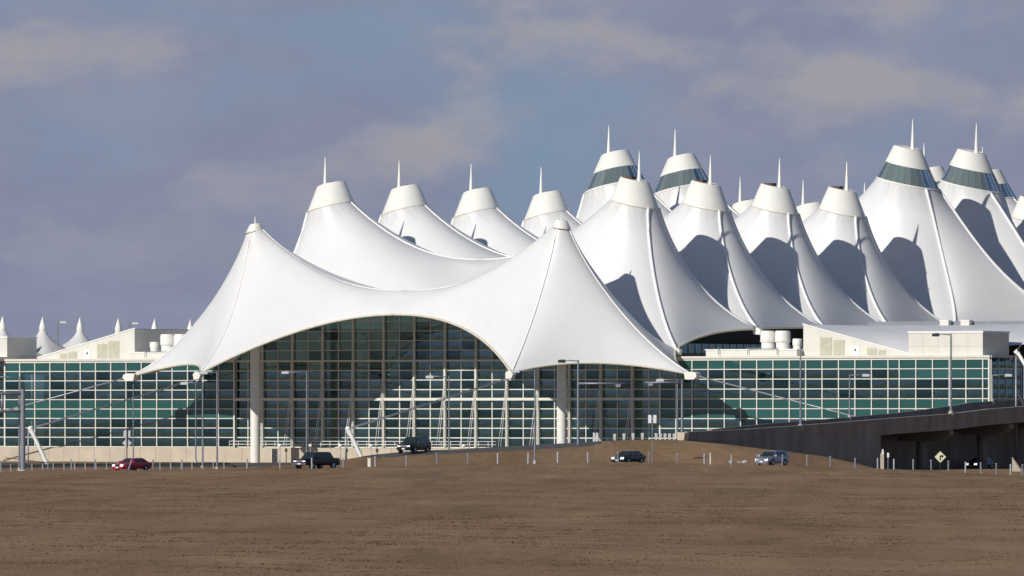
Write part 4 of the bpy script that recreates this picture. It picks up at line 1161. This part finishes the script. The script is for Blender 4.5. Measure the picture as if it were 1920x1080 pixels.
# rocks in the grass left of the silver car
for i, (x, s) in enumerate(((1371, 0.28), (1386, 0.2), (1396, 0.34))):
    X_ = (x-960)/FPX*941; z_ = float(height(X_, 941))
    rnd = random.Random(i); g = MB()
    g.lathe([(0.0, -0.2), (0.8, -0.1), (1.0, 0.35), (0.62, 0.8), (0.0, 0.95)], 9, close=False)
    g.v = [(a*s*rnd.uniform(0.8, 1.25), b_*s*rnd.uniform(0.8, 1.2), c*s*rnd.uniform(0.85, 1.15)) for a, b_, c in g.v]
    o = g.build('rock', M_KERB, None, 'auto'); o.location = (X_, 941, z_+0.25)
    tag(o, ['grey rock in the grass, farthest left of three beside the silver car', 'smallest grey rock in the grass beside the silver car', 'grey rock in the grass closest to the silver car'][i], 'rock', 'rocks in the grass')

# guard rail behind the road on the left
gr = tag(empty('guard_rail', (0, 0, 0)), 'steel guard rail behind the road in front of the left wing', 'guard rail')
xs = np.arange(-20, 436, 4.0); pts = []
for x in xs:
    X_ = (x-960)/FPX*948; pts.append((X_, 948, float(height(X_, 948))+0.62))
g = MB()
for i, p_ in enumerate(pts):
    for dz, dy in ((0.16, 0.0), (0.09, -0.05), (0.0, 0.02), (-0.09, -0.05), (-0.16, 0.0)):
        g.v.append((p_[0], p_[1]+dy, p_[2]+dz))
for i in range(len(pts)-1):
    for a in range(4): g.f.append((i*5+a, (i+1)*5+a, (i+1)*5+a+1, i*5+a+1))
g.build('rail', M_DARK, gr, False)
for i in range(0, len(pts), 5):
    p_ = pts[i]; MB().box(p_[0]-0.07, p_[0]+0.07, p_[1]-0.16, p_[1]-0.06, p_[2]-1.0, p_[2]+0.22).build('rail_post', M_STEEL, gr)
pe = pts[-1]; MB().tube([(pe[0], pe[1], pe[2]), (pe[0]+0.6, pe[1], pe[2]-0.35)], 0.12, 8).build('end_terminal', M_DARK, gr, True)
# rusty pipe by the left strut
o = MB().tube([at(10, 858, 1040), at(88, 868, 1040)], 0.07, 6).build('rusty_pipe', M_RUST, None, True); tag(o, 'thin rusty pipe sloping along the base behind the gantry post', 'pipe')

# ------------------------------------------------------------------ cars
def paint(name, c, metal=0.0, rough=0.25):
    return mat(name, c, rough, 0.03, 1.0, metal=metal, coat=0.25, spec=0.35)
M_CGL = mat('car_glass', (0.02, 0.028, 0.03), 0.06, 0.1, spec=0.8)
M_CTRIM = mat('car_trim', (0.02, 0.02, 0.022), 0.6, 0.1)
M_HEAD = mat('headlamp', (0.85, 0.86, 0.85), 0.08, 0.03, metal=0.6)
hb = M_HEAD.node_tree.nodes['Principled BSDF']
hb.inputs['Emission Color'].default_value = (1.0, 0.97, 0.9, 1); hb.inputs['Emission Strength'].default_value = 1.3  # glow added in place of the sun's glint on the headlamps
M_PLATE = mat('licence_plate', (0.70, 0.70, 0.68), 0.4, 0.1)
M_CHROME = mat('chrome', (0.62, 0.63, 0.64), 0.15, 0.04, metal=0.9)
def car(name, x, ybase, Y, alpha, pm_, spec, label, cat='car', zoff=0.0, zfix=None):
    """spec: dict(L, W, st=[(x, zbelt)], cab=[(x, z)...] side outline of the cabin, wheel=(r, xf, xr), zb)"""
    X_ = (x-960)/FPX*Y; z_ = float(height(X_, Y))+zoff if zfix is None else zfix
    t = tag(empty(name, (X_, Y, z_)), label, cat)
    t.rotation_euler = (0, 0, math.atan2(-math.cos(alpha), -math.sin(alpha)))      # +x is the nose
    L, W, zb = spec['L'], spec['W'], spec['zb']; hw = W/2
    g = MB(); st = spec['st']; K = 9
    for (xx, zt, wf) in st:
        w = hw*wf
        for (yy, zz_) in ((-w*0.86, zb), (-w*0.98, zb+0.12), (-w, zb+(zt-zb)*0.5), (-w*0.965, zt-0.06), (-w*0.88, zt), (0, zt+0.03)):
            g.v.append((xx, yy, zz_))
        for (yy, zz_) in ((w*0.88, zt), (w*0.965, zt-0.06), (w, zb+(zt-zb)*0.5), (w*0.98, zb+0.12), (w*0.86, zb)):
            g.v.append((xx, yy, zz_))
    k = 11
    for i in range(len(st)-1):
        for a in range(k):
            b_ = (a+1) % k
            g.f.append((i*k+a, i*k+b_, (i+1)*k+b_, (i+1)*k+a))
    g.f.append(tuple(range(k))); g.f.append(tuple((len(st)-1)*k+a for a in range(k))[::-1])
    body = g.build('body', pm_, t, 'auto')
    # cabin
    cab = spec['cab']; c = MB(); n = len(cab)
    zlo = min(z for _, z in cab); zhi = max(z for _, z in cab)
    def yw(z): return hw*(0.93-0.17*(z-zlo)/(zhi-zlo))
    c.v = [(xx, -yw(z), z) for xx, z in cab] + [(xx, yw(z), z) for xx, z in cab]
    c.f = [tuple(range(n)), tuple(range(2*n-1, n-1, -1))] + [(i, (i+1) % n, (i+1) % n+n, i+n) for i in range(n)]
    cb = c.build('cabin', pm_, t, 'auto')
    # side windows, windscreen and rear window set just proud of the cabin
    for poly in spec['win']:
        for sy in (-1, 1):
            wv = MB(); m_ = len(poly)
            wv.v = [(xx, sy*(yw(z)+0.012), z) for xx, z in poly]+[(xx, sy*(yw(z)-0.02), z) for xx, z in poly]
            wv.f = [tuple(range(m_)), tuple(range(2*m_-1, m_-1, -1))]+[(i, (i+1) % m_, (i+1) % m_+m_, i+m_) for i in range(m_)]
            wv.build('side_window', M_CGL, cb)
    for nm_, (a, b_) in (('windscreen', spec['ws']), ('rear_window', spec['rw'])):
        (xa, za), (xb, zb_) = a, b_
        dx, dz = xb-xa, zb_-za; ln = math.hypot(dx, dz); nx_, nz_ = dz/ln, -dx/ln
        if nm_ == 'windscreen': nx_, nz_ = abs(nx_), abs(nz_)
        else: nx_, nz_ = -abs(nx_), abs(nz_)
        p = []
        for tt, ins in ((0.08, 0.06), (0.92, 0.08)):
            xx, zz_ = xa+dx*tt, za+dz*tt
            for sy in (-1, 1): p.append((xx+nx_*0.012, sy*(yw(zz_)-ins), zz_+nz_*0.012))
        q = [(v_[0]-nx_*0.03, v_[1], v_[2]-nz_*0.03) for v_ in p]
        MB().add([p[0], p[1], p[3], p[2], q[0], q[1], q[3], q[2]], [(0,1,2,3),(7,6,5,4),(0,4,5,1),(1,5,6,2),(2,6,7,3),(3,7,4,0)]).build(nm_, M_CGL, cb)
    r, xf, xr = spec['wheel']
    for xx in (xf, xr):
        for sy in (-1, 1):
            wl2 = MB().lathe([(0.0, -0.11), (r*0.94, -0.11), (r, -0.06), (r, 0.06), (r*0.94, 0.11), (0, 0.11)], 22, close=False).build('wheel', M_RUB, t, 'auto')
            wl2.rotation_euler = (R(90), 0, 0); wl2.location = (xx, sy*(hw-0.10), r)
            MB().lathe([(0.0, -0.12), (r*0.3, -0.125), (r*0.62, -0.118), (r*0.64, 0.118), (r*0.3, 0.125), (0, 0.12)], 16, close=False).build('rim', M_RIM, wl2, 'auto')
            ar = MB().lathe([(0.0, -0.02), (r*1.17, -0.02), (r*1.17, 0.02), (0, 0.02)], 22, close=False).build('wheel_arch', M_CTRIM, t)
            ar.rotation_euler = (R(90), 0, 0); ar.location = (xx, sy*(hw-0.012), r*1.02)
    xn = L/2; zh = spec['zh']; 
    for sy in (-1, 1):
        MB().prism([(xn-0.35, zh-0.09), (xn+0.012, zh-0.11), (xn-0.01, zh+0.10), (xn-0.4, zh+0.12)], sy*hw*0.62-0.19, sy*hw*0.62+0.19).build('headlight', M_HEAD, t)
        MB().box(-xn-0.02, -xn+0.2, sy*hw*0.78-0.14, sy*hw*0.78+0.14, zh-0.05, zh+0.22).build('tail_light', M_RUST, t)
        MB().prism([(spec['mir']-0.1, spec['zm']), (spec['mir']+0.12, spec['zm']), (spec['mir']+0.06, spec['zm']+0.17), (spec['mir']-0.1, spec['zm']+0.17)], sy*(hw+0.1)-0.11, sy*(hw+0.1)+0.11).build('mirror', pm_, t)
    MB().box(xn-0.3, xn+0.018, -hw*0.40, hw*0.40, zh-0.17, zh+0.09).build('grille', M_CHROME if spec.get('chrome') else M_CTRIM, t)
    MB().box(xn-0.3, xn+0.06, -hw*0.9, hw*0.9, zb+0.08, zb+0.24).build('bumper', spec.get('bm', pm_), t)
    MB().box(xn+0.061, xn+0.075, -0.2, 0.2, zb+0.1, zb+0.25).build('licence_plate', M_PLATE, t)
    return t, cb
SEDAN = dict(L=4.7, W=1.8, zb=0.22, zh=0.62, mir=0.75, zm=0.92,
    st=[(2.35, 0.66, 0.80), (2.15, 0.74, 0.93), (1.5, 0.85, 1.0), (0.9, 0.93, 1.0), (-1.5, 0.95, 1.0), (-2.0, 0.98, 0.96), (-2.3, 0.95, 0.86), (-2.35, 0.7, 0.8)],
    cab=[(1.15, 0.88), (0.35, 1.33), (0.05, 1.40), (-0.75, 1.42), (-1.15, 1.37), (-1.95, 0.93)],
    win=[[(0.78, 0.96), (0.25, 1.30), (-0.2, 1.34), (-0.2, 0.96)], [(-0.27, 0.96), (-0.27, 1.34), (-0.95, 1.32), (-1.55, 1.0), (-1.5, 0.96)]],
    ws=((1.12, 0.90), (0.33, 1.34)), rw=((-1.92, 0.95), (-1.15, 1.36)), wheel=(0.32, 1.42, -1.35))
SUV = dict(L=5.0, W=1.95, zb=0.34, zh=0.86, mir=0.95, zm=1.12, chrome=True,
    st=[(2.5, 0.98, 0.84), (2.35, 1.04, 0.95), (1.6, 1.12, 1.0), (1.0, 1.14, 1.0), (-2.2, 1.14, 1.0), (-2.45, 1.1, 0.95), (-2.5, 0.7, 0.9)],
    cab=[(1.25, 1.08), (0.55, 1.76), (0.25, 1.84), (-1.9, 1.86), (-2.2, 1.78), (-2.48, 1.08)],
    win=[[(0.95, 1.18), (0.45, 1.70), (-0.1, 1.74), (-0.1, 1.18)], [(-0.18, 1.18), (-0.18, 1.74), (-1.05, 1.74), (-1.05, 1.18)], [(-1.13, 1.18), (-1.13, 1.74), (-2.0, 1.72), (-2.2, 1.18)]],
    ws=((1.22, 1.10), (0.53, 1.77)), rw=((-2.47, 1.12), (-2.2, 1.77)), wheel=(0.38, 1.5, -1.5))
CROSS = dict(SUV, L=4.6, W=1.87, zb=0.30, zh=0.72,
    st=[(2.3, 0.82, 0.80), (2.15, 0.90, 0.94), (1.5, 1.0, 1.0), (0.9, 1.04, 1.0), (-1.95, 1.08, 1.0), (-2.25, 1.02, 0.95), (-2.3, 0.66, 0.88)],
    cab=[(1.3, 0.98), (0.45, 1.58), (0.1, 1.67), (-1.5, 1.69), (-1.95, 1.60), (-2.28, 1.02)],
    win=[[(0.95, 1.07), (0.35, 1.52), (-0.15, 1.57), (-0.15, 1.08)], [(-0.22, 1.08), (-0.22, 1.57), (-1.0, 1.57), (-1.0, 1.1)], [(-1.07, 1.1), (-1.07, 1.56), (-1.7, 1.52), (-1.95, 1.14)]],
    ws=((1.27, 1.0), (0.43, 1.59)), rw=((-2.26, 1.05), (-1.95, 1.60)), wheel=(0.36, 1.38, -1.35), mir=0.9, zm=1.05)
TRUCK = dict(L=5.8, W=2.0, zb=0.42, zh=0.92, mir=0.95, zm=1.15, chrome=True, bm=M_CHROME,
    st=[(2.9, 1.05, 0.88), (2.78, 1.1, 0.97), (1.9, 1.16, 1.0), (1.25, 1.18, 1.0), (-1.2, 1.18, 1.0), (-2.7, 1.2, 1.0), (-2.85, 1.2, 0.98), (-2.9, 0.75, 0.95)],
    cab=[(1.6, 1.1), (0.95, 1.74), (0.6, 1.86), (-1.15, 1.88), (-1.5, 1.80), (-1.95, 1.14)],
    win=[[(1.25, 1.22), (0.8, 1.68), (0.05, 1.76), (0.05, 1.22)], [(-0.05, 1.22), (-0.05, 1.76), (-1.2, 1.76), (-1.6, 1.28), (-1.6, 1.22)]],
    ws=((1.57, 1.12), (0.93, 1.75)), rw=((-1.93, 1.16), (-1.5, 1.79)), wheel=(0.40, 1.85, -1.75))
car('red_car', 247, 882, 936, R(39), paint('paint_red', (0.40, 0.012, 0.05)), SEDAN, 'red sedan driving left behind the leaning post')
tr, cb = car('pickup_truck', 593, 873, 936, R(38), paint('paint_black_truck', (0.006, 0.007, 0.010)), TRUCK, 'black four-door pickup truck with bright headlight in front of the beige base', 'pickup')
MB().box(-2.75, -1.97, -0.82, 0.82, 1.19, 1.215).build('cargo_bed', M_CTRIM, tr)
car('dark_suv', 776, 854, 968.5, R(27), paint('paint_dark_green', (0.007, 0.010, 0.013)), SUV, 'dark tall station wagon coming down the ramp road on the mound', 'car')
car('dark_sedan', 1178, 868, 937, R(31), paint('paint_dark_blue', (0.007, 0.010, 0.016)), SEDAN, 'dark blue sedan in front of the grass mound')
car('silver_suv', 1447, 870, 938, R(31), paint('paint_silver', (0.30, 0.32, 0.40), 0.6, 0.3), CROSS, 'silver crossover car in front of the berm below the ramp')
car('blue_car', 1838, 892, 1046, R(31), paint('paint_blue', (0.04, 0.09, 0.18)), SEDAN, 'blue car in the shade under the bridge', zfix=-0.45)
